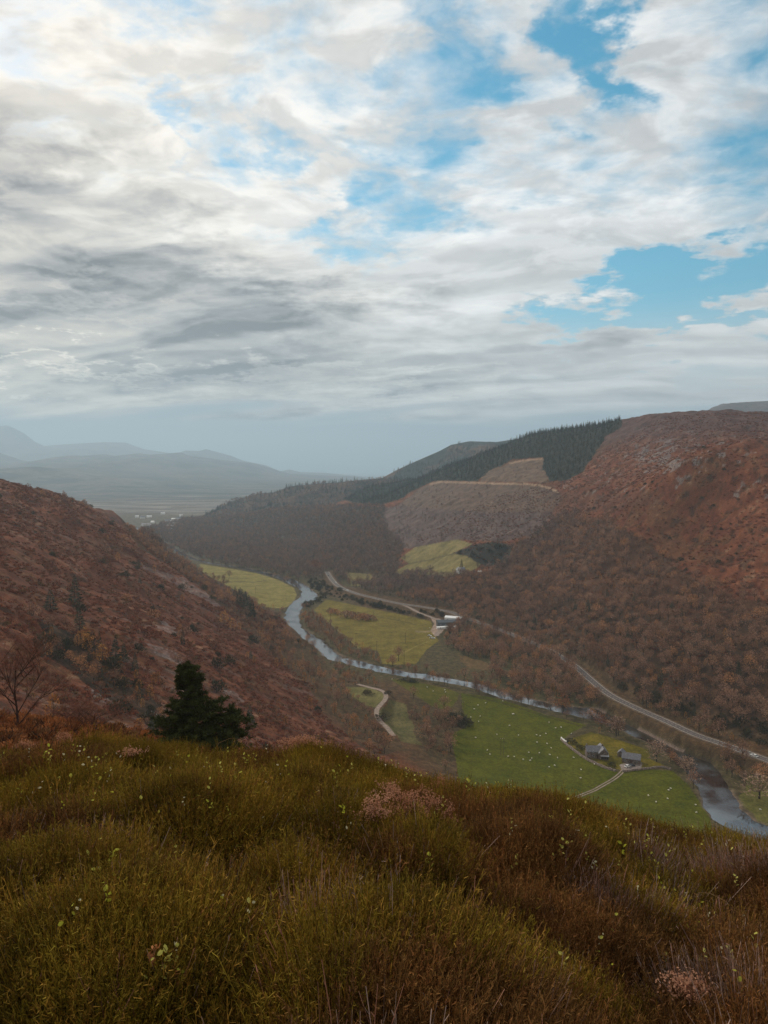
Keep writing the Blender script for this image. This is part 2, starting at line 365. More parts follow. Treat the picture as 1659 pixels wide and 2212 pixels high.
def mesh_np(name, verts, faces, material=None, smooth=True, cols=None, parent=None, link=True):
    me = bpy.data.meshes.new(name)
    verts = np.asarray(verts, np.float32); faces = np.asarray(faces, np.int32); k = faces.shape[1]
    me.vertices.add(len(verts)); me.vertices.foreach_set('co', verts.ravel())
    me.loops.add(faces.size); me.loops.foreach_set('vertex_index', faces.ravel())
    me.polygons.add(len(faces)); me.polygons.foreach_set('loop_start', np.arange(0, faces.size, k, dtype=np.int32))
    me.polygons.foreach_set('loop_total', np.full(len(faces), k, np.int32))
    me.polygons.foreach_set('use_smooth', np.full(len(faces), smooth, bool))
    me.update(calc_edges=True)
    if cols is not None:
        a = me.color_attributes.new('Col', 'FLOAT_COLOR', 'POINT')
        c = np.ones((len(verts), 4), np.float32); c[:, :3] = cols; a.data.foreach_set('color', c.ravel())
    if material: me.materials.append(material)
    ob = bpy.data.objects.new(name, me)
    if link: COL.objects.link(ob)
    if parent: ob.parent = parent
    return ob
def grid_faces(nr, nc):
    i = np.arange(nr-1)[:, None]*nc + np.arange(nc-1)[None, :]
    return np.stack([i, i+1, i+nc+1, i+nc], -1).reshape(-1, 4)
def tag(o, label=None, cat=None, group=None, kind=None):
    if label: o['label'] = label
    if cat: o['category'] = cat
    if group: o['group'] = group
    if kind: o['kind'] = kind
    return o

# ------------------------------------------------------------------ ground cover (what grows where), as colour of the ground
def inpoly(u, v, poly):
    p = np.array(poly, float); c = np.zeros(u.shape, bool); j = len(p)-1
    m = (u > p[:, 0].min()) & (u < p[:, 0].max()) & (v > p[:, 1].min()) & (v < p[:, 1].max())
    uu, vv = u[m], v[m]; cc = np.zeros(uu.shape, bool)
    for i in range(len(p)):
        xi, yi, xj, yj = p[i, 0], p[i, 1], p[j, 0], p[j, 1]
        if yi != yj:
            cc ^= ((yi > vv) != (yj > vv)) & (uu < (xj-xi)*(vv-yi)/(yj-yi) + xi)
        j = i
    c[m] = cc; return c
def G3(q): return [(x*.3638, 1207+y*.3638) for x, y in q]
Z = dict(
 field_upper=[(430,1218),(470,1224),(520,1232),(560,1240),(600,1252),(635,1270),(641,1285),(632,1307),(610,1314),(575,1312),(545,1296),(500,1270),(440,1238)],
 field_mid=[(678,1317),(704,1296),(718,1297),(783,1311),(850,1324),(932,1342),(935,1364),(948,1384),(922,1403),(899,1434),(849,1436),(826,1434),(816,1406),(767,1396),(750,1376),(717,1350),(691,1330)],
 field_green=[(997,1497),(1060,1506),(1110,1520),(1180,1545),(1267,1566),(1240,1580),(1212,1599),(1240,1625),(1270,1645),(1331,1667),(1402,1662),(1453,1665),(1487,1696),(1510,1730),(1534,1767),(1545,1830),(1400,1900),(1000,1760),(985,1640),(972,1587),(1005,1572),(1000,1536),(997,1516)],
 field_strip=[(842,1466),(901,1473),(967,1488),(992,1497),(988,1512),(970,1534),(934,1526),(885,1493)],
 knoll=[(746,1483),(802,1485),(831,1499),(831,1516),(815,1529),(789,1523),(763,1506)],
 knoll_low=[(818,1539),(841,1512),(878,1522),(885,1545),(895,1575),(915,1610),(868,1600),(832,1565)],
 field_slope=[(866,1205),(896,1182),(988,1165),(1021,1175),(978,1195),(1012,1202),(1045,1215),(1025,1231),(978,1245),(846,1238),(883,1218)],
 field_small=[(747,1236),(800,1240),(812,1250),(780,1266),(758,1265)],
 field_corner=[(1612,1672),(1900,1740),(1900,1900),(1640,1775),(1600,1720)],
 garden=[(1277,1581),(1334,1597),(1402,1621),(1405,1640),(1440,1655),(1402,1660),(1345,1664),(1300,1652),(1240,1618),(1222,1600),(1250,1590)],
 yard=[(1338,1652),(1362,1644),(1388,1648),(1385,1660),(1345,1668)],
 shed_yard=[(930,1335),(950,1336),(968,1346),(966,1352),(952,1368),(940,1376),(930,1362),(938,1348)],
 meadow=[(988,1413),(1058,1433),(1062,1452),(1010,1440)],
 clear_low=[(860,1093),(905,1056),(944,1038),(1030,1043),(1150,1046),(1205,1058),(1212,1083),(1190,1106),(1130,1106),(1030,1106)],
 clear_top=[(1035,1040),(1055,1018),(1110,996),(1175,990),(1172,1013),(1187,1042)],
 scrub_grey=[(740,1110),(860,1093),(1030,1106),(1190,1106),(1175,1150),(1090,1170),(990,1165),(880,1185),(800,1180)],
 conifer=[(700,1070),(790,1052),(830,1040),(880,1030),(930,1010),(1005,985),(1070,965),(1125,938),(1155,925),(1230,905),(1345,890),(1340,925),(1310,943),(1280,988),(1260,1018),(1230,1036),(1188,1040),(1172,1013),(1175,988),(1110,993),(1055,1018),(1032,1040),(944,1038),(905,1053),(860,1080),(820,1092),(760,1085)],
 gorse_dark=[(1012,1202),(978,1195),(1021,1178),(1070,1170),(1110,1180),(1095,1215),(1050,1225)],
 wood=[(560,1205),(640,1150),(760,1120),(830,1130),(870,1180),(860,1240),(1050,1240),(1075,1260),(1130,1250),(1230,1290),(1330,1310),(1450,1340),(1560,1350),(1659,1330),(2000,1400),(2000,1760),(1659,1615),(1480,1556),(1400,1520),(1330,1490),(1270,1440),(1150,1384),(1060,1350),(1000,1322),(900,1300),(800,1282),(735,1255),(712,1228),(640,1230)],
 wood_low=[(955,1395),(985,1345),(1005,1336),(1060,1354),(1150,1390),(1225,1434),(1262,1472),(1290,1500),(1340,1545),(1420,1580),(1540,1625),(1640,1665),(1600,1690),(1545,1650),(1440,1608),(1350,1565),(1290,1535),(1180,1510),(1090,1485),(1060,1470),(1055,1435),(990,1412)],
 wood_far=[(300,1150),(380,1130),(480,1118),(560,1105),(700,1095),(830,1093),(830,1130),(760,1120),(640,1150),(560,1205),(640,1230),(712,1228),(700,1250),(640,1252),(560,1232),(470,1216),(400,1196),(350,1185)],
 copse=[(905,1480),(950,1500),(975,1540),(1000,1560),(1005,1575),(972,1590),(985,1640),(960,1665),(915,1620),(900,1580),(880,1520)],
 left_wood=[(250,1100),(300,1150),(400,1210),(540,1290),(600,1345),(640,1385),(700,1425),(760,1450),(820,1480),(790,1530),(830,1570),(880,1620),(800,1640),(740,1570),(680,1500),(600,1430),(540,1370),(470,1300),(380,1230),(300,1185)],
 thicket=[(70,1340),(130,1360),(190,1370),(250,1440),(330,1500),(370,1560),(340,1580),(260,1520),(170,1470),(110,1420)],
 birch_patch=[(170,1400),(230,1400),(290,1440),(350,1480),(350,1500),(250,1450)],
 scree_tongue=G3([(840,20),(960,80),(1090,115),(1200,180),(1340,285),(1290,290),(1180,225),(1060,175),(960,115),(880,60)]), scree_patch=G3([(840,490),(930,505),(1040,560),(1100,615),(1080,640),(980,595),(890,540)]),
 scree_small=G3([(915,355),(1000,395),(1060,440),(990,435),(930,395)]), scree_path=G3([(520,770),(620,810),(750,890),(740,905),(600,845)]), scree_low=G3([(1300,755),(1360,775),(1450,840),(1400,845),(1310,790)]),
 roadside_dark=[(1330,1478),(1420,1502),(1520,1536),(1659,1562),(1850,1600),(1850,1680),(1659,1618),(1570,1588),(1440,1540),(1340,1498)],
 upper_wood=[(1035,1250),(1080,1215),(1150,1150),(1210,1110),(1300,1120),(1380,1160),(1470,1230),(1560,1290),(1659,1300),(1900,1330),(1900,1420),(1450,1360),(1330,1330),(1230,1300),(1130,1260)],
 dark_streak=[(1180,1060),(1330,1070),(1440,1060),(1420,1090),(1240,1110),(1180,1160),(1170,1110)])
def cover(x, y, h, r):
    """ground colour per point (linear albedo)"""
    u, v = project(x, y, h)
    w1 = fbm(x, y, 30, 3); w2 = fbm(x, y, 30, 3, .5, 40.)
    k = 1597/np.maximum(y, 50)
    uj = u + w1*3.2*k; vj = v + w2*1.1*k
    n1 = fbm(x, y, 120, 4, .55, 3.); n2 = fbm(x, y, 18, 4, .6, 7.); n3 = fbm(x, y, 5, 3, .6, 11.); n4 = fbm(x, y, 1.6, 2, .6, 12.)
    ramp = lambda t, a, b: lerp(np.array(a)[None, :], np.array(b)[None, :], np.clip(t, 0, 1)[:, None])
    red = ramp(.5+n2*.9, (.112,.037,.018), (.200,.070,.033))
    olive = ramp(.5+n3*.8, (.080,.036,.016), (.135,.062,.028))
    c = lerp(red, olive, (sstep(n1+n2*.7, .12, .75)*.75)[:, None])
    tan = ramp(.5+n3*.6, (.17,.10,.06), (.26,.16,.10))
    c = lerp(c, tan, (sstep(n2*.7+n3*.5-n1*.3, .42, .85)*.7)[:, None])
    dark = sstep(fbm(x, y, 11, 3, .6, 21.), .28, .6)*.65
    c = lerp(c, ramp(.5+n3, (.030,.020,.012), (.055,.034,.018)), dark[:, None])
    # grey scree running straight down the left face
    s = (x-FT[0])*FN[0] + (y-FT[1])*FN[1]; q = -(x*FN[1] - y*FN[0])     # up the face / along it
    left = (x < -20) & (y < 1100) & (y > 150)
    scr = fbm(q, s*.18, 13, 3, .55, 31.) + .25*fbm(q, s*.3, 3.2, 2, .5, 33.)
    scm = sstep(scr, .46, .68)*left*.38*sstep(n1+.2, -.2, .3)
    grey = ramp(.5+n4*.9, (.13,.10,.095), (.28,.225,.21))
    c = lerp(c, grey*np.array([[.85,.80,.78]]), scm[:, None])
    fallc = sstep(fbm(q, s*.22, 5.5, 3, .6, 35.), .05, .5)*left*.5
    c = lerp(c, ramp(.5+n3, (.05,.022,.014), (.09,.040,.024)), fallc[:, None])
    # crags near the top of the right hill
    cr = sstep(fbm(x, y, 17, 4, .65, 51.) + .55*np.exp(-((u-1450)/75)**2-((v-975)/50)**2) + .4*np.exp(-((u-1405)/60)**2-((v-985)/25)**2), .62, .80)*((v < 1080) & (u > 1200) & (y > 600))
    c = lerp(c, ramp(.5+n4, (.10,.095,.10), (.30,.28,.27)), (cr*.6)[:, None])
    for nm_ in ('scree_tongue','scree_patch','scree_small','scree_path','scree_low'):
        m = inpoly(u+w2*4*k, v+w1*2*k, Z[nm_]); c[m] = lerp(c[m], grey[m], (.25+.40*sstep(n3[m], -.3, .3))[:, None])
    top = sstep(h, 190, 260)*(x > 150)
    c = lerp(c, ramp(.5+n2*.8, (.060,.038,.038), (.110,.070,.064)), (top*.75)[:, None])
    def zone(name, a, b, n=n3, amt=1.0, jit=True):
        nonlocal c
        m = inpoly(uj if jit else u, vj if jit else v, Z[name])
        if m.any(): c[m] = lerp(c[m], ramp(.5+n[m]*.8, a, b), amt)
        return m
    zone('clear_low', (.10,.068,.052), (.15,.102,.076), n2, .9); zone('clear_top', (.11,.075,.055), (.17,.12,.085), n2, .9)
    zone('scrub_grey', (.075,.055,.052), (.13,.095,.085), n2, .85)
    zone('conifer', (.018,.022,.016), (.04,.04,.028))
    zone('wood_far', (.06,.044,.034), (.10,.072,.052)); zone('wood', (.050,.030,.018), (.10,.055,.032)); zone('upper_wood', (.055,.032,.020), (.105,.058,.034), n2, .75); zone('wood_low', (.045,.03,.018), (.085,.052,.03))
    zone('left_wood', (.060,.034,.018), (.12,.06,.03), n2); zone('copse', (.055,.042,.018), (.095,.065,.03)); zone('thicket', (.03,.02,.012), (.07,.038,.022))
    vale = sstep(h, 19, 8)*(r > 330)*(y < 1500)*(1-.0*h)
    c = lerp(c, ramp(.5+n3, (.055,.038,.020), (.10,.068,.034)), (vale*.85)[:, None])
    flat = sstep(h, 3.5, .9)*(r > 250)*(y < 1500)
    c = lerp(c, ramp(.5+n3, (.055,.05,.022), (.10,.08,.04)), flat[:, None]*.8)
    mow = .35*np.sin((x*.55-y*.25)/4.5)
    zone('field_upper', (.17,.14,.035), (.24,.20,.06), n2, jit=False); zone('field_mid', (.125,.098,.016), (.18,.14,.030), n2+mow*.4, jit=False)
    zone('field_green', (.064,.072,.004), (.090,.090,.007), n2*.8+mow*.5, jit=False); zone('field_strip', (.066,.066,.008), (.10,.09,.014), n2, jit=False)
    zone('knoll', (.11,.10,.034), (.17,.145,.055), n2, jit=False); zone('knoll_low', (.075,.07,.026), (.13,.11,.045), n2)
    zone('field_slope', (.15,.125,.046), (.22,.175,.07), n2, jit=False); zone('field_small', (.15,.12,.045), (.21,.165,.065), n2, jit=False)
    zone('field_corner', (.10,.095,.026), (.14,.125,.038), n2); zone('garden', (.085,.072,.008), (.15,.115,.014), n2, jit=False)
    zone('meadow', (.10,.065,.03), (.15,.095,.045)); zone('gorse_dark', (.022,.024,.018), (.05,.04,.03)); zone('dark_streak', (.06,.03,.02), (.11,.055,.035), n2, .45)
    zone('yard', (.20,.165,.15), (.28,.23,.21), n4, jit=False); zone('shed_yard', (.26,.18,.14), (.36,.27,.22), n4, jit=False)
    for pl, wd_, cl_ in (([(480,1258),(515,1256),(548,1258),(575,1254)], 1.0, (.06,.055,.02)), ([(452,1240),(500,1250),(540,1249)], .6, (.10,.09,.03)), ([(866,1222),(883,1218),(930,1209),(975,1197),(985,1193)], 1.2, (.045,.04,.02)), ([(776,1400),(745,1375),(717,1350),(704,1322)], .9, (.25,.21,.075)),
                       ([(850,1425),(872,1410),(905,1393),(938,1382)], .9, (.24,.20,.07)), ([(898,1364),(920,1365),(938,1362)], 1.6, (.27,.20,.12)), ([(800,1330),(850,1338),(885,1346),(900,1350)], .9, (.08,.06,.02)), ([(1010,1520),(1060,1560),(1110,1620),(1150,1690)], .8, (.10,.095,.014)), ([(760,1250),(775,1255),(800,1246)], .8, (.06,.05,.02)),
                       ([(1125,1572),(1190,1620),(1260,1690)], .7, (.095,.088,.013)), ([(990,1516),(1000,1540),(1006,1574)], 1.3, (.05,.04,.015)), ([(1005,1500),(1080,1517),(1180,1548),(1262,1570)], 1.5, (.045,.036,.016))):
        p = np.array(pl, float); d, _ = near_line(u+w1*.4*k, v, np.column_stack([p, p[:, 0]*0]), 8); m = d < wd_*(1+.4*n3); c[m] = lerp(c[m], np.array([cl_]), .6)
    # forest road cut along the clear-fell
    for pl, wd_ in (([(930,1046),(950,1041),(1030,1043),(1080,1045),(1130,1045),(1165,1049),(1190,1055),(1205,1063)], 2.4), ([(1100,1001),(1130,995),(1170,991)], 2.0)):
        p = np.array(pl, float); d, _ = near_line(u, v, np.column_stack([p, p[:, 0]*0]), 8)
        m = (d < wd_) & (y > 900); c[m] = lerp(c[m], ramp(.5+n3[m], (.26,.17,.11), (.36,.25,.17)), .8)
    lowland = sstep(y, 1350, 1600)*sstep(h, 14, 4)
    c = lerp(c, ramp(.5+n2, (.075,.07,.05), (.13,.115,.085)), (lowland*.9)[:, None])
    # sand flats of the estuary
    est = sstep(y, 2750, 3150)
    c = lerp(c, ramp(.5+fbm(x, y*3, 300, 3), (.13,.12,.115), (.27,.25,.23)), (est*sstep(fbm(x, y*3.5, 420, 3, .5, 61.)+.25*(y > 3200), -.15, .1))[:, None]*.9)
    # heath close to the viewpoint
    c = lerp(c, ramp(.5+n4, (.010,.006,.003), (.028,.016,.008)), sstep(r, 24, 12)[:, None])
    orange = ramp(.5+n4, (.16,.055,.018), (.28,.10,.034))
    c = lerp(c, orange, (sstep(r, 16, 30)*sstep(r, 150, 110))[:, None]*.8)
    return c

# ------------------------------------------------------------------ ground sheet
NA = int(1150*QUAL); AMAX = 46
az = np.radians(np.concatenate([np.linspace(-AMAX, -30, 60)[:-1], np.linspace(-30, 30, NA), np.linspace(30, AMAX, 60)[1:]]))
rr = np.concatenate([np.geomspace(.5, 12, 110)[:-1], np.geomspace(12, 170, 110)[:-1], np.geomspace(170, 900, int(760*QUAL))[:-1], np.geomspace(900, 2300, int(330*QUAL))[:-1], np.geomspace(2300, 5200, 120)])
GX = (rr[:, None]*np.sin(az)[None, :]); GY = (rr[:, None]*np.cos(az)[None, :])
gh, ge = height(GX.ravel(), GY.ravel(), True)
gr_ = np.hypot(GX, GY).ravel()
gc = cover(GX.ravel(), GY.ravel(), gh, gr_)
bank = sstep(ge, 5, -.5)*(gr_ > 200)*sstep(gh, 2.2, .8)                     # shingle and dark mud along the water
shng = (fbm(GX.ravel(), GY.ravel(), 45, 2, .5, 71.) > .05)[:, None]
gc = lerp(gc, np.where(shng, np.array([[.21,.15,.125]]), np.array([[.05,.036,.024]])), (bank*.85)[:, None])
rough_ = 1 + .22*fbm(GX.ravel(), GY.ravel(), 2.4, 2, .5, 81.)[:, None]
gc = np.clip(gc*rough_, .004, .8)
gm, N = new_mat('land')
att = N.n('ShaderNodeAttribute', attribute_name='Col')
tc = N.n('ShaderNodeNewGeometry'); pos = tc.outputs['Position']
nz = N.noise(pos, .9, 4, .65); nz2 = N.noise(pos, .12, 4, .6)
k = N.m('ADD', N.rng(nz, .25, .75, .68, 1.32), N.rng(nz2, .3, .7, -.14, .14))
bc = N.vm('SCALE', att.outputs['Color']); N.put(bc.node.inputs['Scale'], k)
bmp = N.n('ShaderNodeBump', ins={'Strength': .55, 'Distance': .9, 'Height': nz})
b = N.n('ShaderNodeBsdfPrincipled', ins={'Base Color': bc, 'Roughness': .95, 'Specular IOR Level': .08, 'Normal': bmp}); finish(N, b)
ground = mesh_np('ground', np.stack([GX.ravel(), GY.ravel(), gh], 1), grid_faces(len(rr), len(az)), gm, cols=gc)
tag(ground, kind='structure')
def zat(x, y): return float(height(np.array([x]), np.array([y]))[0])

# ------------------------------------------------------------------ river, sea, roads
def ribbon(name, L, hw, z, material, lift=0.0, across=2, wid=None):
    d = np.gradient(L[:, :2], axis=0); d /= np.linalg.norm(d, axis=1)[:, None]+1e-9; nrm = np.stack([-d[:, 1], d[:, 0]], 1)
    vs = []
    for i in range(len(L)):
        w = hw if wid is None else wid[i]
        for t in np.linspace(-1, 1, across):
            x, y = L[i, :2] + nrm[i]*w*t; vs.append((x, y, (z if z is not None else L[i, 2]) + lift))
    return mesh_np(name, vs, grid_faces(len(L), across), material)
wm, N = new_mat('river_water')
g = N.n('ShaderNodeNewGeometry')
wn = N.noise(g.outputs['Position'], .55, 4, .6); wn2 = N.noise(g.outputs['Position'], .06, 3, .5)
bp = N.n('ShaderNodeBump', ins={'Strength': N.rng(wn2, .45, .62, .05, .5), 'Distance': .12, 'Height': wn})
b = N.n('ShaderNodeBsdfPrincipled', ins={'Base Color': (.016,.012,.010,1), 'Roughness': N.rng(wn2, .4, .65, .06, .22), 'IOR': 3.2, 'Specular IOR Level': .5, 'Normal': bp}); finish(N, b)
rv = ribbon('river', RIV, 0, 0.0, wm, wid=RIV[:, 2]+4.5, across=5); tag(rv, kind='structure')
seam, N = new_mat('sea_water'); b = N.n('ShaderNodeBsdfPrincipled', ins={'Base Color': (.05,.06,.065,1), 'Roughness': .25, 'IOR': 1.33}); finish(N, b)
sx = np.linspace(-16000, 16000, 9); sy = np.linspace(5100, 30500, 9)
SX, SY = np.meshgrid(sx, sy); sea = mesh_np('sea', np.stack([SX.ravel(), SY.ravel(), SX.ravel()*0-.8], 1), grid_faces(9, 9), seam); tag(sea, kind='structure')
asph = mat('worn_asphalt', (.105,.085,.08), .8, .2, .8, coord='Object'); verge = mat('road_verge', (.13,.085,.058), .95, .35, .35)
paint = mat('road_paint', (.62,.6,.55), .7, .15, 2.0); gravel = mat('track_gravel', (.26,.20,.165), .95, .25, .6)
vg = ribbon('road_verge', ROAD, 5.2, None, verge, .10, 5); tag(vg, kind='structure')
rd = ribbon('road', ROAD, 3.2, None, asph, .17, 5); tag(rd, kind='structure')
def offset_line(L, o):
    d = np.gradient(L[:, :2], axis=0); d /= np.linalg.norm(d, axis=1)[:, None]+1e-9
    M = L.copy(); M[:, 0] += -d[:, 1]*o; M[:, 1] += d[:, 0]*o; return M
for o in (-2.95, 2.95):
    e_ = ribbon('road_edge_line', offset_line(ROAD, o), .13, None, paint, .19); tag(e_, kind='structure')
vs, fs = [], []
DS = smooth_line(ROAD, 6)
dd = np.gradient(DS[:, :2], axis=0); dd /= np.linalg.norm(dd, axis=1)[:, None]
for i in range(0, len(DS)-2, 3):
    a, b2 = DS[i], DS[i+1]; nn = np.array([-dd[i][1], dd[i][0]])*.09; s0 = len(vs)
    vs += [(a[0]-nn[0], a[1]-nn[1], a[2]+.19), (a[0]+nn[0], a[1]+nn[1], a[2]+.19), (b2[0]+nn[0], b2[1]+nn[1], b2[2]+.19), (b2[0]-nn[0], b2[1]-nn[1], b2[2]+.19)]; fs.append((s0, s0+1, s0+2, s0+3))
tag(mesh_np('road_centre_line', vs, fs, paint), kind='structure')
tag(ribbon('path', SID, 2.4, None, gravel, .12, 3), kind='structure')
tag(ribbon('path', HTR, 1.7, None, gravel, .12, 3), kind='structure')
fl = FTR.copy(); fl[:, 2] = height(fl[:, 0], fl[:, 1])
for o in (-.85, .85):
    q = offset_line(fl, o); q[:, 2] = height(q[:, 0], q[:, 1]); tag(ribbon('path', q, .42, None, gravel, .10, 3), kind='structure')

# ------------------------------------------------------------------ farther hills
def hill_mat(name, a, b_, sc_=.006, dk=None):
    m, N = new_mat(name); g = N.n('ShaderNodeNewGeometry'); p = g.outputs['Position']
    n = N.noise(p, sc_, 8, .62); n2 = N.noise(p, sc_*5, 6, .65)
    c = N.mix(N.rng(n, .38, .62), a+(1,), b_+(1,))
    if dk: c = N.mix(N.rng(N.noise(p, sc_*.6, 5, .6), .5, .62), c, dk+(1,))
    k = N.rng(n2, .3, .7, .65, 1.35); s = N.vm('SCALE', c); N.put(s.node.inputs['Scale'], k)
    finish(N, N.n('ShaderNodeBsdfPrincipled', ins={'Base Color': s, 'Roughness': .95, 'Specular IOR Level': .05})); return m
def ridge(prof, Y, front, back, material, base=-2.0, rough=.05, seed=0, yfun=None, nu=260, nd=60, bump=1.0):
    """a hill whose crest follows a skyline; it stands at distance Y and falls away in front and behind"""
    p = np.array(prof, float); us = np.linspace(p[0, 0], p[-1, 0], nu); vs_ = np.interp(us, p[:, 0], p[:, 1])
    X = []; 
    for u, v in zip(us, vs_):
        yy = Y if yfun is None else yfun(u); x, y, z = P(u, v, yy); X.append((x, y, z))
    X = np.array(X)
    t = np.linspace(-1, 1, nd*2+1); V = np.zeros((nu, len(t), 3))
    for j, tt in enumerate(t):
        if tt <= 0:
            k = -tt; yy = X[:, 1] - front*k; s = (1-k)**1.15*(1+.0*k)
        else:
            k = tt; yy = X[:, 1] + back*k; s = (1-k)**1.0
        xx = X[:, 0]*(1 + 0*yy) + (X[:, 0]*0)
        H = X[:, 2]-base
        z = base + H*s
        rel = H*rough*fbm(xx, yy, front*.35, 5, .55, seed)*4*(4*s*(1-s))**.8*bump
        V[:, j] = np.stack([xx, yy, np.minimum(z+rel, 1e9)], 1)
    V[:, :, 2] += (fbm(V[:, :, 0], V[:, :, 1], 70, 2, .5, seed)*1.6)*0
    o = mesh_np('hills', V.reshape(-1, 3), grid_faces(nu, len(t)), material); tag(o, kind='structure'); return o, V
hm_far = hill_mat('far_hill', (.10,.115,.115), (.15,.145,.13)); hm_mid = hill_mat('mid_hill', (.07,.08,.078), (.15,.125,.11), .0035, (.05,.064,.062))  # hill colours paled: part of the distance haze is put into them
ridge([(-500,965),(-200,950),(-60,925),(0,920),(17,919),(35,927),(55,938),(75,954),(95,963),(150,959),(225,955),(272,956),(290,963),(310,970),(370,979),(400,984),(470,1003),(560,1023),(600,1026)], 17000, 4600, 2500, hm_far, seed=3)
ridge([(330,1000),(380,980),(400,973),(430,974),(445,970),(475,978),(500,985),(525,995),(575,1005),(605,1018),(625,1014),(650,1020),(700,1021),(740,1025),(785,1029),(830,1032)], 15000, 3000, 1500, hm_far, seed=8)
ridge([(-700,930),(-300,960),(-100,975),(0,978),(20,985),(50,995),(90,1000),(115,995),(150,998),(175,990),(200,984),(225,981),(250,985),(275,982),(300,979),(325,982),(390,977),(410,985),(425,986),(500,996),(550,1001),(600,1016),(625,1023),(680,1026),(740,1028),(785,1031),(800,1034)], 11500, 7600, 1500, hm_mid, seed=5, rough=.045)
ridge([(1300,925),(1320,910),(1350,908),(1400,915),(1440,930)], 4200, 900, 900, hm_mid, base=150, seed=12)
ridge([(1440,925),(1500,900),(1545,880),(1570,873),(1600,869),(1659,866),(1800,868),(1950,880),(2050,905)], 5200, 1500, 1200, hill_mat('moor', (.07,.045,.036), (.10,.065,.05)), base=60, seed=14)
hillR2, VR2 = ridge([(800,1046),(830,1030),(860,1014),(904,994),(950,974),(974,961),(1014,953),(1070,955),(1125,947),(1180,942),(1260,950)], 3300, 900, 700, hill_mat('wooded_hill', (.026,.040,.040), (.05,.055,.048), .01, (.11,.07,.05)), seed=20, rough=.05)  # conifer green pushed towards blue, standing in for some of the haze
spur, VSP = ridge([(455,1106),(470,1099),(495,1085),(520,1076),(565,1065),(590,1064),(625,1051),(680,1045),(730,1042),(765,1038),(825,1033),(880,1036),(940,1048)], 2900, 480, 500, hill_mat('spur', (.07,.045,.035), (.12,.075,.055), .02, (.035,.035,.026)), seed=25, rough=.04, yfun=lambda u: 2950-(u-470)*.3)

# ------------------------------------------------------------------ haze
def box_haze():
    me = bpy.data.meshes.new('haze'); bm = bmesh.new(); bmesh.ops.create_cube(bm, size=1.0); bm.to_mesh(me); bm.free()
    o = bpy.data.objects.new('haze', me); COL.objects.link(o)
    zt, zb = HZTOP, -4.5; o.scale = (34000, 32500, zt-zb); o.location = (0, 15000, (zt+zb)/2)
    m = bpy.data.materials.new('haze'); m.use_nodes = True; t = m.node_tree; t.nodes.clear(); N = NT(t)
    v = N.n('ShaderNodeVolumePrincipled', ins={'Color': HZCOL, 'Density': HZD, 'Anisotropy': HZG})
    out = t.nodes.new('ShaderNodeOutputMaterial'); t.links.new(v.outputs[0], out.inputs['Volume'])
    me.materials.append(m); tag(o, 'thin blue grey haze filling the valley air', 'haze', kind='stuff'); return o
box_haze()

# ------------------------------------------------------------------ tree and shrub shapes
def tube(pts, rad, k=5):
    """tapered tube through points -> verts, quads"""
    pts = np.asarray(pts, float); n = len(pts); vs = []
    for i in range(n):
        d = pts[min(i+1, n-1)]-pts[max(i-1, 0)]; d = d/(np.linalg.norm(d)+1e-9)
        a = np.cross(d, [0, 0, 1.0]); 
        if np.linalg.norm(a) < .05: a = np.cross(d, [1.0, 0, 0])
        a /= np.linalg.norm(a); b = np.cross(d, a)
        for j in range(k):
            t = 2*np.pi*j/k; vs.append(pts[i] + rad[i]*(a*math.cos(t)+b*math.sin(t)))
    f = [(i*k+j, i*k+(j+1) % k, (i+1)*k+(j+1) % k, (i+1)*k+j) for i in range(n-1) for j in range(k)]
    return np.array(vs), np.array(f)
def join(parts):
    V, F, o = [], [], 0
    for v, f in parts:
        V.append(v); F.append(np.asarray(f)+o); o += len(v)
    return np.concatenate(V), np.concatenate(F)
def slivers(P0, Dr, L, Wd, r, bend=.15):
    """one thin leaf-like quad per row: starts at P0, runs along Dr"""
    n = len(P0); Dr = Dr/(np.linalg.norm(Dr, axis=1)[:, None]+1e-9)
    s = np.cross(Dr, r.normal(size=(n, 3))); s /= np.linalg.norm(s, axis=1)[:, None]+1e-9
    L = np.broadcast_to(np.asarray(L, float), (n,))[:, None]; Wd = np.broadcast_to(np.asarray(Wd, float), (n,))[:, None]
    mid = P0 + Dr*L*.5; end = P0 + Dr*L + r.normal(size=(n, 3))*L*bend
    V = np.stack([P0, mid-s*Wd*.5, end, mid+s*Wd*.5], 1).reshape(-1, 3)
    return V, np.arange(n*4).reshape(-1, 4)
def make_broadleaf(r, H=11.0, Wr=4.2, n=330, lobes=6, q=1.0, base=.22):
    th = H*.45; tr = [tube([(0, 0, -.6), (.1, 0, th*.5), (r.normal()*.3, r.normal()*.3, th)], [.30, .22, .15], 6)]
    cen = []
    for i in range(lobes):
        a = 2*np.pi*(i+r.random()*.6)/lobes; rad = Wr*(.35+.35*r.random()); z = H*(.48+.30*r.random())
        c = np.array([math.cos(a)*rad, math.sin(a)*rad, z]); cen.append(c)
        st = np.array([0, 0, th*(.55+.4*r.random())]); m = (st+c)/2 + [0, 0, -.3]
        tr.append(tube([st, m, c, c+[c[0]*.25, c[1]*.25, 1.2]], [.13, .09, .05, .02], 4))
    cen.append(np.array([0, 0, H*.80])); cen = np.array(cen)
    id_ = r.integers(0, len(cen), n); d = r.normal(size=(n, 3)); d /= np.linalg.norm(d, axis=1)[:, None]
    rad = (r.random(n)**.45)[:, None]*np.array([Wr*.56, Wr*.56, H*.24])
    p = cen[id_] + d*rad; p[:, 2] = np.maximum(p[:, 2], H*base)
    dr = d*.8 + np.array([0, 0, .45]) + r.normal(size=(n, 3))*.35
    cr = slivers(p, dr, r.uniform(.7, 1.6, n)*q, r.uniform(.18, .42, n)*q, r)
    return join(tr), cr
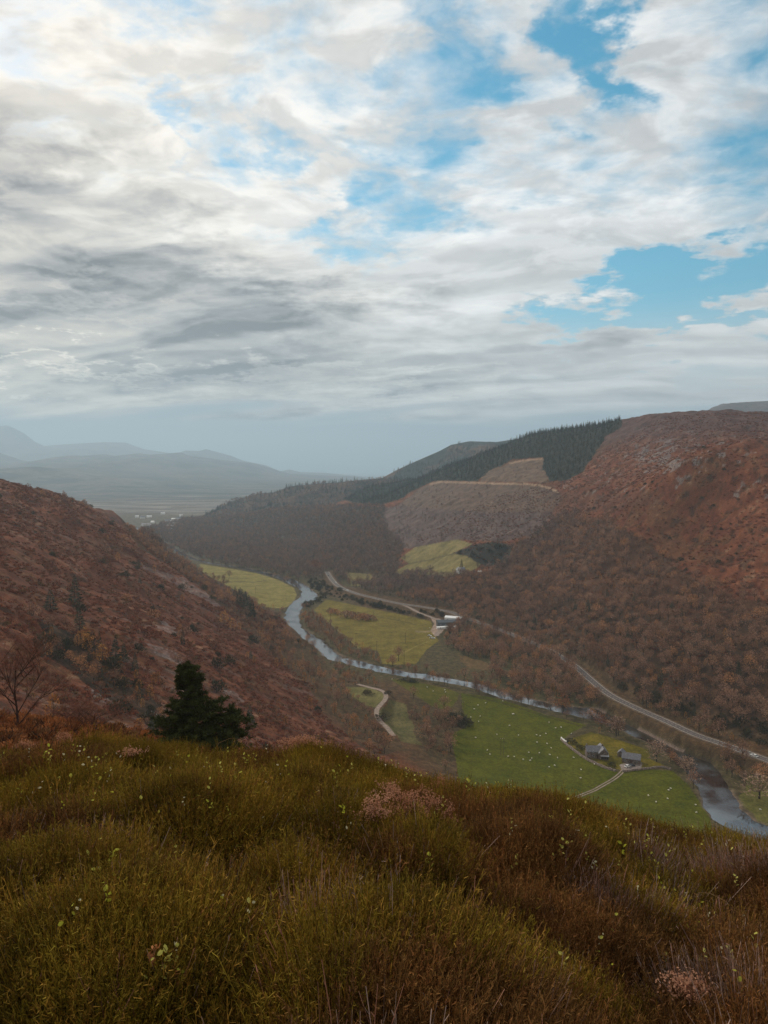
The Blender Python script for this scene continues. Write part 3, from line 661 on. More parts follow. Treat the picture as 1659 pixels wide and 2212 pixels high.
def make_conifer(r, H=14.0, Wr=2.6, n=420, q=1.0, ragged=.25):
    tr = tube([(0, 0, -.5), (0, 0, H*.5), (0, 0, H*.97)], [.2, .12, .02], 5)
    t = r.random(n)**.75; t = np.floor(t*16)/16 + r.random(n)*.03; a = r.random(n)*2*np.pi
    wid = Wr*(1-t)**.85*(1-ragged+ragged*2*r.random(n)) + .12
    f = r.random(n)**.5
    p = np.stack([np.cos(a)*wid*f*.6, np.sin(a)*wid*f*.6, H*(.08+.9*t)], 1)
    d = np.stack([np.cos(a), np.sin(a), -.32+.5*t], 1)
    cr = slivers(p, d, wid*.55+.2, (.35+.35*r.random(n))*q*(1.1-t*.6), r, .1)
    top = slivers(np.array([[0, 0, H*.92]]*3), np.array([[0, 0, 1.]]*3), 1.3, .25, r, .02)
    return tr, join([cr, top])
def make_slim(r, H=9.0, Wr=1.7, n=200, q=1.0):
    tr = [tube([(0, 0, -.4), (r.normal()*.1, 0, H*.5), (0, 0, H*.95)], [.12, .08, .02], 5)]
    for i in range(5):
        a = r.random()*6.28; z = H*(.3+.12*i); tr.append(tube([(0, 0, z), (math.cos(a)*Wr*.5, math.sin(a)*Wr*.5, z+H*.14)], [.04, .012], 3))
    t = r.random(n); a = r.random(n)*6.28; w = Wr*np.sin(np.pi*(t*.82+.14))**.8*(.4+.7*r.random(n))
    p = np.stack([np.cos(a)*w, np.sin(a)*w, H*(.2+.78*t)], 1); d = np.stack([np.cos(a)*.5, np.sin(a)*.5, np.ones(n)*.6], 1)
    return join(tr), slivers(p, d, r.uniform(.4, .9, n)*q, r.uniform(.14, .3, n)*q, r)
def make_bush(r, H=2.2, Wr=1.8, n=200, q=1.0):
    tr = join([tube([(0, 0, -.3), (math.cos(a)*Wr*.3, math.sin(a)*Wr*.3, H*.4), (math.cos(a)*Wr*.6, math.sin(a)*Wr*.6, H*.75)], [.06, .04, .015], 3) for a in (0.3, 1.7, 3.1, 4.4, 5.5)])
    d = r.normal(size=(n, 3)); d[:, 2] = abs(d[:, 2]); d /= np.linalg.norm(d, axis=1)[:, None]
    lump = 1 + .28*np.sin(3*np.arctan2(d[:, 1], d[:, 0])+r.random()*6)*(1-d[:, 2])
    p = d*np.array([Wr, Wr, H])*(r.random(n)**.3*lump)[:, None]*.85
    return tr, slivers(p, d+[0, 0, .5], r.uniform(.3, .7, n)*q, r.uniform(.14, .34, n)*q, r)

def foliage(name, c1, c2, c3=None, rough=.9, trans=.0):
    m, N = new_mat(name)
    oi = N.n('ShaderNodeObjectInfo'); g = N.n('ShaderNodeNewGeometry')
    c = N.mix(oi.outputs['Random'], c1+(1,), c2+(1,))
    if c3 is not None:
        rr_ = N.n('ShaderNodeTexWhiteNoise', noise_dimensions='1D'); N.put(rr_.inputs['W'], oi.outputs['Random'])
        c = N.mix(N.rng(rr_.outputs[0], .72, .92), c, c3+(1,))
    n = N.noise(g.outputs['Position'], 1.1, 2, .5); k = N.m('MULTIPLY', N.rng(n, .3, .7, .62, 1.38), N.rng(g.outputs['Random Per Island'], 0, 1, .7, 1.3, smooth=False))
    s = N.vm('SCALE', c); N.put(s.node.inputs['Scale'], k)
    finish(N, N.n('ShaderNodeBsdfPrincipled', ins={'Base Color': s, 'Roughness': rough, 'Specular IOR Level': .12})); return m
BARK = mat('bark', (.05,.036,.026), .95, .3, 2.0); BARKP = mat('pale_bark', (.22,.19,.16), .9, .3, 3.0)
F_BARE = foliage('bare_twigs', (.21,.11,.066), (.38,.22,.145), (.46,.23,.11))
F_FAR = foliage('far_twigs', (.17,.11,.090), (.26,.17,.135), (.31,.17,.10))
F_GOLD = foliage('golden_leaves', (.38,.16,.045), (.55,.28,.08), (.28,.13,.06))
F_ORANGE = foliage('orange_leaves', (.22,.085,.038), (.27,.11,.05))
F_CON = foliage('conifer_needles', (.045,.050,.030), (.085,.084,.052))
F_GORSE = foliage('gorse', (.046,.044,.020), (.090,.070,.034))
F_RUST = foliage('rusty_shrub', (.20,.085,.05), (.30,.13,.075))
F_PINK = foliage('pale_twigs', (.24,.15,.105), (.33,.215,.155))

rs = np.random.default_rng(11)
def kind(nm, maker, nvar, fol, bark=BARK, **kw):
    out = []
    for i in range(nvar):
        t, c = maker(rs, **kw)
        tm = mesh_np('trunk', t[0], t[1], bark, link=False).data; cm = mesh_np('crown', c[0], c[1], fol, smooth=False, link=False).data
        V, Fa = join([t, c]); o = mesh_np(nm+'_source', V, Fa, None, smooth=False, link=False)
        o.data.materials.append(bark); o.data.materials.append(fol)
        o.data.polygons.foreach_set('material_index', np.concatenate([np.zeros(len(t[1]), np.int32), np.ones(len(c[1]), np.int32)]))
        out.append((tm, cm, o))
    return out
K = dict(
 broad=kind('broadleaf', make_broadleaf, 5, F_BARE), far=kind('broadleaf', make_broadleaf, 3, F_FAR, n=170, q=1.5),
 gold=kind('birch', make_slim, 3, F_GOLD), conifer=kind('conifer', make_conifer, 4, F_CON), bush=kind('bush', make_bush, 4, F_GORSE),
 scrub=kind('scrub', make_bush, 3, F_RUST, H=2.6, Wr=1.9), orange=kind('broadleaf', make_broadleaf, 2, F_ORANGE, n=420), pink=kind('broadleaf', make_broadleaf, 2, F_PINK, n=460, base=.12),
 brownbush=kind('bush', make_bush, 3, F_BARE, H=3.0, Wr=2.4, n=260))
_cnt = [0]
def plant(kd, pos, s, label, name, cat, group=None, rz=None, var=None, sz=None):
    tm, cm, _ = K[kd][int(rng.integers(len(K[kd]))) if var is None else var]
    e = bpy.data.objects.new(name, None); COL.objects.link(e); e.empty_display_size = .5
    e.location = pos; e.rotation_euler = (0, 0, float(rng.random()*6.28) if rz is None else rz); e.scale = (s, s, s if sz is None else sz)
    t = bpy.data.objects.new('stems' if 'bush' in name or 'shrub' in name else 'trunk', tm); c = bpy.data.objects.new('crown', cm)
    for o in (t, c): COL.objects.link(o); o.parent = e
    tag(e, label, cat, group); return e
def scatter(name, kd, pts, scl, label, cat):
    """an uncountable mass of vegetation: geometry-node instances, one object"""
    me = bpy.data.meshes.new(name); me.from_pydata([tuple(p) for p in pts], [], [])
    a = me.attributes.new('scl', 'FLOAT_VECTOR', 'POINT'); s = np.asarray(scl, np.float32)
    if s.ndim == 1: s = np.stack([s, s, s*(1+.15*rng.normal(size=len(s)))], 1)
    a.data.foreach_set('vector', s.astype(np.float32).ravel())
    b = me.attributes.new('rot', 'FLOAT_VECTOR', 'POINT')
    rt = getattr(scatter, 'rot', None)
    if rt is None: rt = np.stack([rng.normal(size=len(pts))*.05, rng.normal(size=len(pts))*.05, rng.random(len(pts))*6.28], 1)
    b.data.foreach_set('vector', rt.astype(np.float32).ravel())
    i = me.attributes.new('idx', 'INT', 'POINT'); i.data.foreach_set('value', rng.integers(0, len(K[kd]), len(pts)).astype(np.int32))
    o = bpy.data.objects.new(name, me); COL.objects.link(o)
    cl = bpy.data.collections.new(kd+'_shapes')
    for q in K[kd]: cl.objects.link(q[2]) if q[2].name not in cl.objects else None
    g = bpy.data.node_groups.new(name, 'GeometryNodeTree')
    g.interface.new_socket('Geometry', in_out='INPUT', socket_type='NodeSocketGeometry'); g.interface.new_socket('Geometry', in_out='OUTPUT', socket_type='NodeSocketGeometry')
    gi = g.nodes.new('NodeGroupInput'); go = g.nodes.new('NodeGroupOutput'); ip = g.nodes.new('GeometryNodeInstanceOnPoints'); ci = g.nodes.new('GeometryNodeCollectionInfo')
    ci.inputs[0].default_value = cl; ci.inputs[1].default_value = True; ci.inputs[2].default_value = True
    def na(nm, t):
        n = g.nodes.new('GeometryNodeInputNamedAttribute'); n.data_type = t; n.inputs[0].default_value = nm; return n.outputs[0]
    L = g.links.new
    L(gi.outputs[0], ip.inputs['Points']); L(ci.outputs[0], ip.inputs['Instance']); ip.inputs['Pick Instance'].default_value = True
    L(na('idx', 'INT'), ip.inputs['Instance Index']); L(na('rot', 'FLOAT_VECTOR'), ip.inputs['Rotation']); L(na('scl', 'FLOAT_VECTOR'), ip.inputs['Scale']); L(ip.outputs[0], go.inputs[0])
    md = o.modifiers.new('scatter', 'NODES'); md.node_group = g
    return tag(o, label, cat, kind='stuff')

# ------------------------------------------------------------------ where the trees stand
def jgrid(x0, x1, y0, y1, s):
    X, Y = np.meshgrid(np.arange(x0, x1, s), np.arange(y0, y1, s)); X = X.ravel() + rng.uniform(-.45, .45, X.size)*s; Y = Y.ravel() + rng.uniform(-.45, .45, Y.size)*s
    k = np.abs(X) < Y*.68 + 25; return X[k], Y[k]
xa, ya = jgrid(-420, 560, 165, 1000, 6.2); xb, yb = jgrid(-700, 900, 1000, 2650, 9.5)
TX = np.concatenate([xa, xb]); TY = np.concatenate([ya, yb]); TH, TE = height(TX, TY, True); TU, TV = project(TX, TY, TH)
near = TY < 1000
kk = 1597/TY; TUj = TU + fbm(TX, TY, 30, 3)*4*kk; TVj = TV + fbm(TX, TY, 30, 3, .5, 40.)*1.5*kk
Z['river_strip'] = [(655,1316),(690,1335),(716,1355),(750,1382),(766,1402),(815,1412),(826,1438),(780,1427),(740,1418),(705,1395),(672,1368),(655,1340)]
Z['road_scrub'] = [(655,1262),(700,1240),(730,1275),(780,1296),(860,1316),(935,1338),(900,1336),(800,1309),(722,1294),(704,1290),(690,1300),(672,1312),(655,1312),(668,1300),(672,1282)]
Z['gorse_strip'] = [(872,1309),(900,1313),(970,1328),(962,1336),(940,1334),(905,1321)]
Z['bankside'] = [(1060,1500),(1110,1515),(1190,1540),(1290,1560),(1330,1575),(1300,1590),(1266,1570),(1180,1549),(1110,1524),(1060,1511),(1010,1500),(1010,1490)]
Z['farm_hedge'] = [(1330,1572),(1400,1600),(1450,1620),(1480,1650),(1500,1690),(1530,1740),(1545,1772),(1530,1760),(1500,1710),(1460,1662),(1440,1640),(1400,1612),(1330,1588)]
Z['village_wood'] = [(300,1125),(340,1118),(380,1112),(420,1108),(470,1100),(560,1100),(560,1140),(420,1140),(350,1150),(310,1150)]
ind = {k: inpoly(TUj, TVj, Z[k]) for k in ('wood','wood_low','wood_far','left_wood','copse','thicket','birch_patch','conifer','river_strip','road_scrub','gorse_strip','bankside','gorse_dark','farm_hedge','village_wood','dark_streak','scrub_grey','upper_wood','roadside_dark')}
nofield = np.zeros(TX.shape, bool)
for k in ('field_upper','field_mid','field_green','field_strip','knoll','knoll_low','field_slope','field_small','field_corner','garden','yard','shed_yard','meadow'): nofield |= inpoly(TU, TV, Z[k])
dR = near_line(TX, TY, ROAD, 20)[0]; dS = near_line(TX, TY, SID, 12)[0]; dH = near_line(TX, TY, HTR, 12)[0]
farbank = (TE > 1.5) & (TE < 16) & (TX > 120) & (TY < 620) & (dR > 6.2)
farbank &= dR < 24
hid = (TU > 985) & (TU < 1238) & (dR > 4.6)
free = ~nofield & ((dR > 9.5) | farbank | hid) & (dS > 5) & (dH > 4) & (TE > 3.0)
rnd = rng.random(len(TX)); pat = fbm(TX, TY, 45, 3, .55, 91.); pat2 = fbm(TX, TY, 16, 2, .5, 95.)
used = np.zeros(TX.shape, bool)
def take(mask, prob):
    m = mask & free & ~used & (rnd < prob); used[m] = True; return np.nonzero(m)[0]
con = take(ind['conifer'], 1.0)
con2 = take((ind['wood'] | ind['wood_far']) & (pat2 > .55), .5)
fbk = take(farbank, 1.0); rdk = take(ind['roadside_dark'], .82)
wood = take((ind['wood'] | ind['wood_low'] | (hid & (dR < 10))) & near, np.where(pat < -.5, .35, .93)); hedge_ = take((ind['bankside'] | ind['farm_hedge']), .38)
wfar = take((ind['wood'] | ind['wood_far'] | ind['village_wood']) & ~near, .95)
strip = take(ind['river_strip'], .8); upw = take(ind['upper_wood'] & near, np.clip(.80+pat*.6, .35, .97)); upw2 = take(ind['upper_wood'] & ~near, .85)
rsc = take(ind['road_scrub'] | ind['gorse_strip'], .95)
gdk = take(ind['gorse_dark'], .8)
lw = take(ind['left_wood'] | ind['copse'], np.where(pat > -.25, .75, .3))
thk = take(ind['thicket'], .85); bp_ = take(ind['birch_patch'], .5)
right_open = (TX > 20) & (TH > 6) & ~ind['conifer'] & (TV < 1345) & (TV > 905)
hh = np.clip((TH-40)/190, 0, 1)
scr_r = take(right_open & near & (TY > 450), np.clip(.85*(1-hh)**2.0*(1+pat*1.1), 0.012, 1))
scr_f = take(right_open & ~near, np.clip(.5*(1-hh)**2*(1+pat*1.1), 0.004, 1))
left_open = (TX < 0) & (TY < 1050) & (TH > 4) & (TV > 1050)
scr_l = take(left_open & (TY > 190), np.clip(.045 + .09*(pat > .35), 0, 1))
riv_b = take((TE > 3) & (TE < 8.5) & near & (TY > 560), np.where(pat2 > -.12, .75, .15))
riv_f = take((TE > 3) & (TE < 11) & ~near & (TX < -60), .45)
def pts(i, dz=0.0): return np.stack([TX[i], TY[i], TH[i]+dz], 1)
def split(i, n):
    o = np.argsort(np.hypot(TX[i], TY[i]) + 1e4*((np.abs(TU[i]-829) > 840) | (TV[i] > 1800))); return i[o[:n]], i[o[n:]]
# broadleaf woodland
big = np.concatenate([wood, hedge_, fbk, strip, riv_b, lw[TX[lw] > -400]])
isgold = (rng.random(len(TX)) < np.where(TX < 20, .36, .12))
bw = big[~isgold[big]]; gw = big[isgold[big]]
a, b_ = split(bw, 300)
sc_of = lambda i: np.clip(np.where(TX[i] < 40, .55, np.where(dR[i] < 12, .85, .80))*(1+.30*rng.normal(size=len(i))), .35, 1.15)
for i, s in zip(a, sc_of(a)): plant('broad', (TX[i], TY[i], TH[i]-.2), float(s), 'bare brown broadleaf tree standing in the crowded valley floor woodland', 'broadleaf_tree', 'tree', 'bare broadleaf trees of the valley woodland')
scatter('woodland', 'broad', pts(b_, -.2), sc_of(b_), 'dense bare brown broadleaf woodland covering the lower hillsides', 'woodland')
a, b_ = split(np.concatenate([gw, bp_]), 260)
for i in a: plant('gold', (TX[i], TY[i], TH[i]-.2), float(np.clip(.62*(1+.3*rng.normal()), .35, 1.1)), 'slim young birch with thin golden brown leaves among the bare trees', 'birch_tree', 'tree', 'golden birches scattered through the woods')
if len(b_): scatter('birch_wood', 'gold', pts(b_, -.2), np.full(len(b_), .62), 'scattered golden birches farther off in the woods', 'woodland')
uq = rng.random(len(upw)); u1, u2, u3, u4 = upw[uq < .76], upw[(uq >= .76) & (uq < .87)], upw[(uq >= .87) & (uq < .93)], upw[uq >= .93]
scatter('pale_woodland', 'pink', pts(u2, -.3), np.clip(.62*(1+.25*rng.normal(size=len(u2))), .3, 1.0), 'paler greyish trees mixed through the upper woodland', 'woodland')
scatter('upper_conifers', 'conifer', pts(u3, -.3), np.clip(.50*(1+.3*rng.normal(size=len(u3))), .25, .9), 'dark conifers mixed through the upper woodland', 'woodland')
scatter('upper_birches', 'gold', pts(u4, -.3), np.clip(.75*(1+.25*rng.normal(size=len(u4))), .3, 1.2), 'golden birches mixed through the upper woodland', 'woodland')
upw = u1
scatter('upper_woodland', 'broad', pts(upw, -.3), np.clip(.70*(1+.34*rng.normal(size=len(upw))), .28, 1.15), 'brown woodland climbing in folds up the right hillside', 'woodland')
fw = np.concatenate([wfar, riv_f, upw2])
scatter('far_woodland', 'far', pts(fw, -.3), np.clip(.95*(1+.2*rng.normal(size=len(fw))), .5, 1.5), 'far grey brown woodland filling the valley before the village', 'woodland')
# conifers of the plantation: the nearest ones one by one
a, b_ = split(con, 300)
for i in a: plant('conifer', (TX[i], TY[i], TH[i]-.3), float(np.clip(.62*(1+.25*rng.normal()), .3, 1.0)), 'dark green conifer of the plantation on the far ridge', 'conifer_tree', 'tree', 'conifers of the ridge plantation')
scatter('conifer_plantation', 'conifer', pts(b_, -.3), np.clip(.66*(1+.22*rng.normal(size=len(b_))), .35, 1.05), 'dark conifer plantation running along the far ridge', 'plantation')
scatter('mixed_conifers', 'conifer', pts(con2, -.3), np.clip(.75*(1+.2*rng.normal(size=len(con2))), .4, 1.1), 'dark conifers scattered through the bare valley woodland', 'woodland')
# crest of the spur and of the hill beyond it
def crest_pts(V, i0, i1, n, depth=(0, 12), below=0.0):
    nu, nt = V.shape[:2]; mid_ = (nt-1)//2; u = rng.uniform(i0, i1, n)*(nu-1); j = mid_ - rng.uniform(depth[0], depth[1], n)
    return V[np.round(u).astype(int), np.round(j).astype(int)] + np.stack([rng.normal(size=n)*6, rng.normal(size=n)*3, -1+0*u], 1)
p = crest_pts(VSP, .05, 1.0, 2600, (0, 60)); q = fbm(p[:, 0], p[:, 1], 150, 3) ; p1 = p[q > .0]; p2 = p[q <= .0]
scatter('spur_conifers', 'conifer', p1, np.clip(.9*(1+.2*rng.normal(size=len(p1))), .5, 1.3), 'dark conifers on the low wooded spur', 'woodland')
scatter('spur_woodland', 'far', p2, np.clip(.8*(1+.2*rng.normal(size=len(p2))), .5, 1.3), 'hazy bare woodland on the low spur above the village', 'woodland')
lab = ['small dark conifer standing on the skyline of the low spur']
for k_ in (0,1,2,4,5,6,9,10,12,13,14,15,17,20,21,22,25,26,28,32,33):
    t_ = .345+.32*(k_+rng.uniform(-.4, .4))/34; nu = VSP.shape[0]; pp = VSP[int(t_*(nu-1)), (VSP.shape[1]-1)//2]
    plant('conifer', (pp[0], pp[1]-4, pp[2]-1), float(rng.uniform(.85, 1.5)), 'thin dark conifer in the row on the skyline of the low spur', 'skyline_conifer', 'tree', 'conifers in a row on the low spur skyline')
p = crest_pts(VR2, .0, 1.0, 3000, (0, 50)); q = fbm(p[:, 0], p[:, 1], 200, 3)-.25*(p[:, 2] > 255); p1 = p[q > -.2]
scatter('hill_conifers', 'conifer', p1, np.clip(1.0*(1+.2*rng.normal(size=len(p1))), .5, 1.4), 'hazy conifers on the rounded far hill', 'woodland')
# scrub on the open slopes
sb = np.concatenate([scr_r, thk[:0]])
a, b_ = split(sb, 300)
sc2 = lambda i: np.clip(1.0+.45*rng.normal(size=len(i)), .45, 2.1)
kinds = ['brownbush', 'scrub', 'bush']
for i, s in zip(a, sc2(a)):
    w_ = int(rng.choice(3, p=[.45, .4, .15]))
    plant(kinds[w_], (TX[i], TY[i], TH[i]-.1), float(s), ['bare brown bush on the bracken slope', 'rust red shrub on the bracken slope', 'dark green gorse bush on the bracken slope'][w_], 'hillside_bush', 'bush', ['bare bushes on the bracken slopes', 'rusty shrubs on the bracken slopes', 'gorse bushes on the bracken slopes'][w_])
m_ = rng.random(len(b_)); c_ = b_[m_ < .22]; scatter('hillside_woodland', 'broad', pts(c_, -.3), np.clip(.52*(1+.25*rng.normal(size=len(c_))), .3, .9), 'low bare woodland thinning out up the right hillside', 'woodland')
c_ = b_[(m_ >= .22) & (m_ < .55)]; scatter('hillside_scrub', 'brownbush', pts(c_, -.1), sc2(c_), 'bare brown scrub spreading over the right hillside', 'scrub')
c_ = b_[(m_ >= .55) & (m_ < .9)]; scatter('rusty_scrub', 'scrub', pts(c_, -.1), sc2(c_), 'rust red scrub spreading over the right hillside', 'scrub')
scatter('far_scrub', 'far', pts(scr_f, -.2), np.clip(.42*(1+.3*rng.normal(size=len(scr_f))), .2, .8), 'grey brown scrub on the distant slope', 'scrub')
c_ = np.concatenate([rsc, gdk, rdk]); scatter('gorse_thicket', 'bush', pts(c_, -.1), sc2(c_)*1.6, 'dark gorse thickets beside the road and above the cottage', 'gorse')
for i in thk:
    w_ = int(rng.choice(4, p=[.34, .22, .24, .20])); s = float(np.clip(1+.35*rng.normal(), .5, 1.8)); q = (TX[i], TY[i], TH[i]-.2)
    if w_ == 0: plant('broad', q, s*.42, 'small bare tree crowded into the dark ravine on the left slope', 'ravine_tree', 'tree', 'small bare trees crowding the ravine')
    elif w_ == 1: plant('gold', q, s*.62, 'golden brown birch crowded into the dark ravine', 'birch_tree', 'tree', 'golden birches crowding the ravine')
    elif w_ == 2: plant('bush', q, s*2.0, 'dark evergreen bush in the ravine on the left slope', 'ravine_bush', 'bush', 'dark bushes crowding the ravine')
    else: plant('conifer', q, s*.36, 'short dark conifer crowded into the ravine', 'conifer_tree', 'tree', 'short conifers crowding the ravine')
for i in scr_l:
    w_ = int(rng.choice(4, p=[.35, .25, .25, .15])); s = float(np.clip(1.35+.65*rng.normal(), .5, 3.0))
    if w_ == 3: plant('gold', (TX[i], TY[i], TH[i]-.1), s*.45, 'small golden birch alone on the steep left bracken slope', 'birch_tree', 'tree', 'small birches on the steep left slope')
    else: plant(kinds[w_], (TX[i], TY[i], TH[i]-.1), s, ['bare brown bush on the steep left slope', 'rust red shrub on the steep left slope', 'dark gorse bush on the steep left slope'][w_], 'slope_bush', 'bush', ['bare bushes on the steep left slope', 'rusty shrubs on the steep left slope', 'gorse bushes on the steep left slope'][w_])
print('counts', dict(wood=len(bw), far=len(fw), con=len(con), gold=len(gw), sb=len(sb), scr_l=len(scr_l), thk=len(thk)))

# low bracken and heather clumps that roughen the open slopes
F_CLP = foliage('slope_bracken', (.185,.062,.032), (.30,.108,.055), (.20,.12,.055))
def low_clump(r, H=.8, Wr=1.3, n=46, q=1.0): return make_bush(r, H, Wr, n, 1.3)
K['clump'] = kind('clump', low_clump, 4, F_CLP)
xa, ya = jgrid(-480, 0, 185, 900, 3.1); xb, yb = jgrid(60, 760, 520, 1350, 4.6)
cx_ = np.concatenate([xa, xb]); cy_ = np.concatenate([ya, yb]); ch_, ce_ = height(cx_, cy_, True); cu_, cv_ = project(cx_, cy_, ch_)
ok = (ch_ > 14) & (ce_ > 8) & (cv_ > 890) & (cu_ > -150) & (cu_ < 1800) & (np.random.default_rng(3).random(len(cx_)) < np.clip(.55+.9*fbm(cx_, cy_, 26, 3, .6, 44.), .05, 1))
for k_ in ('conifer', 'field_slope', 'clear_top', 'knoll', 'knoll_low', 'scree_tongue', 'scree_patch', 'scree_small', 'scree_low'): ok &= ~inpoly(cu_, cv_, Z[k_])
cs_ = rng.uniform(.6, 1.5, ok.sum())
scatter('slope_bracken', 'clump', np.stack([cx_[ok], cy_[ok], ch_[ok]-.15], 1), np.stack([cs_, cs_, cs_*rng.uniform(.7, 1.3, ok.sum())], 1), 'russet bracken and heather clumps covering both steep hillsides', 'bracken')
print('clumps', ok.sum())

# ------------------------------------------------------------------ named trees, each at its place
def px_h(u, v, px):
    p = at(u, v); return p, px/F0*p[1]
def stand(kd, u, v, px, label, name, cat, group=None, H0=11.0, wide=1.0, var=None, lift=-.1, Y0=150):
    p = at(u, v, Y0); h = px/F0*p[1]/.97; s = h/H0
    e = plant(kd, (p[0], p[1], p[2]+lift), s*wide, label, name, cat, group, var=var, sz=s); return e
slope_con = [(109,1320,46,'broad round headed pine high on the left slope',1.9),(162,1304,62,'tall dark conifer above the ravine on the left slope',1.25),(172,1362,52,'dark conifer rising just below the tall one on the left slope',1.35),
 (250,1428,54,'dark conifer among orange birches above the ravine',1.3),(268,1432,44,'smaller conifer beside the one above the ravine',1.3),(292,1456,48,'slender conifer right of the ravine birches',1.0),(215,1396,34,'narrow conifer leaning over the ravine edge',.9),
 (395,1394,40,'very slender dark conifer on the open scree slope',.75),(542,1427,22,'small pointed conifer alone low on the bracken slope',1.4),(302,1262,18,'small dark conifer high on the bracken slope',1.5),(300,1222,16,'little dark conifer just under the left ridge line',1.4),
 (126,1478,22,'tiny columnar conifer on the near side of the ravine',1.0),(327,1594,44,'small young pine at the left foot of the large dark pine',1.7),(540,1566,42,'pointed dark conifer just right of the large dark pine',1.5),(586,1412,22,'round dark conifer where the bracken meets the birch wood',1.6)]
for u, v, px, lb, w in slope_con: stand('conifer', u, v, px, lb, 'conifer_tree', 'tree', H0=14.0, wide=w)
for i, (u, v, px) in enumerate([(508,1296,30),(516,1306,34),(523,1312,40),(531,1322,44),(538,1330,46),(545,1336,42),(519,1294,26),(530,1306,30)]):
    stand('conifer', u, v, px, 'dark conifer in the tight stand at the foot of the left ridge', 'conifer_tree', 'tree', 'conifers in the stand at the foot of the left ridge', H0=14.0, wide=1.2, Y0=300)
bushes = [(346,1276,14,'brown bush high on the left bracken slope'),(415,1365,16,'round dark bush right of the grey scree tongue'),(393,1274,14,'dark bush directly above the grey scree tongue'),(469,1442,24,'wide grey green bush in the middle of the bracken slope'),
 (471,1493,26,'bushy dark sapling above the right shoulder of the large pine'),(546,1391,20,'dark bush at the lower edge of the bracken slope'),(218,1594,38,'bushy green shrub below the ravine just over the brow'),(495,1434,20,'dark bush beside the wide grey green one')]
for u, v, px, lb in bushes: stand('bush', u, v, px, lb, 'dark_bush', 'bush', H0=2.2, wide=.9)
golds = [(302,1580,30,'yellow orange birch behind the brow left of the large pine'),(484,1352,32,'pale orange birch on the edge of the scree'),(502,1364,28,'orange birch just below the pale one'),(189,1410,40,'orange birch beside the ravine conifers'),
 (205,1424,52,'tall orange birch in the ravine'),(222,1436,44,'orange brown birch lower in the ravine'),(174,1398,34,'orange birch highest in the ravine group'),(495,1290,20,'faded birch near the top of the grey scree'),(1130,1440,0,'')]
for u, v, px, lb in golds:
    if px: stand('gold', u, v, px, lb, 'birch_tree', 'tree', H0=9.0, wide=1.5)
named = [('orange',684,1236,26,'bright orange tree at the bend of the road',1.3),('orange',1141,1524,40,'orange brown oak on the river bank by the green field',.9),('orange',1216,1542,42,'broad orange oak on the river bank nearer the farm',1.2),
 ('broad',1190,1534,30,'bare tree between the two orange riverside oaks',1.1),('pink',1331,1590,44,'pale pinkish bare tree on the bank behind the farmhouse',1.2),('pink',1418,1645,46,'dense pale bare tree right of the barn',1.2),('pink',1484,1672,36,'pale spreading bare tree at the river edge',1.5),
 ('orange',1300,1574,28,'orange brown tree on the bank above the farm garden',1.2),('broad',495,1249,16,'round tree standing alone in the upper pale field',1.3),('broad',849,1438,24,'bare tree at the lower edge of the middle field',1.0),('broad',861,1428,34,'tall bare tree in the corner of the middle field',.8),
 ('pink',1640,1725,52,'big rusty willow thicket on the far bank at the right edge',1.8),('broad',1640,1690,40,'brown tree behind the willow thicket',1.3),('orange',1035,1500,20,'small orange brown tree on the near bank',1.0)]
for kd, u, v, px, lb, w in named: stand(kd, u, v, px, lb, 'broadleaf_tree', 'tree', H0=11.0, wide=w, Y0=300)
for i, u in enumerate([928,936,948,960,967,1030,1042,1055,1066,1083,1098,1112,1126]):
    v = np.interp(u, [928,967,1030,1083,1126], [1474,1481,1493,1507,1516])
    stand('broad', u, v, 22+(i*5) % 9, 'small bare tree on the near river bank above the green field', 'broadleaf_tree', 'tree', 'small bare trees along the near river bank', H0=11.0, wide=.8, Y0=300)
for i, u in enumerate([714,723,748,760,771,782,791,800]):
    stand('brownbush', u, 1322+(u-714)*.17+(i % 3)*3, 10+(i % 3)*3, 'brown hawthorn bush in the short hedge across the middle field', 'hawthorn_bush', 'bush', 'hawthorn bushes across the middle field', H0=3.0, wide=1.5, Y0=300)
for u, v, px, w, lb in [(794,1500,11,1.6,'low dark gorse bush on top of the grassy knoll'),(826,1553,12,1.8,'dark gorse bush inside the bend of the hill track'),(838,1499,8,1.5,'small gorse bush at the head of the hill track bend'),(878,1471,8,2.6,'long low dark bush beside the river meadow'),(893,1474,7,2.2,'low bush at the field edge beside the river'),
   (985,1560,22,1.7,'dark evergreen thicket in the hollow beside the green field'),(1000,1566,18,1.6,'evergreen bush at the edge of the green field'),(998,1229,14,.5,'narrow dark shrub'),(1234,1605,10,1.8,'dark bush behind the top corner of the farm wall'),(1254,1618,9,1.6,'dark bush on the farmhouse lawn'),(1322,1655,9,1.4,'bush by the farm gate')]:
    if lb != 'narrow dark shrub': stand('bush', u, v, px, lb, 'dark_bush', 'bush', H0=2.2, wide=w, Y0=300)
stand('conifer', 997, 1229, 22, 'thin dark cypress beside the white cottage', 'conifer_tree', 'tree', H0=14.0, wide=.9, Y0=300)
dw = mat('dead_wood', (.42,.36,.30), .9, .25, 2.0)
p, h = px_h(97, 1413, 34)
V_, F_ = join([tube([(0,0,-.2),(.05*h,0,h*.4),(-.06*h,0,h*.75),(-.10*h,0,h)], [.10,.08,.05,.02], 5), tube([(.05*h,0,h*.4),(.2*h,.1,h*.6),(.32*h,.1,h*.62)], [.04,.025,.01], 4), tube([(0,0,h*.3),(-.12*h,0,h*.5)], [.03,.01], 4)])
o = mesh_np('dead_tree', V_, F_, dw); o.location = p; tag(o, 'bleached dead birch trunk standing in the dark ravine thicket', 'dead tree')

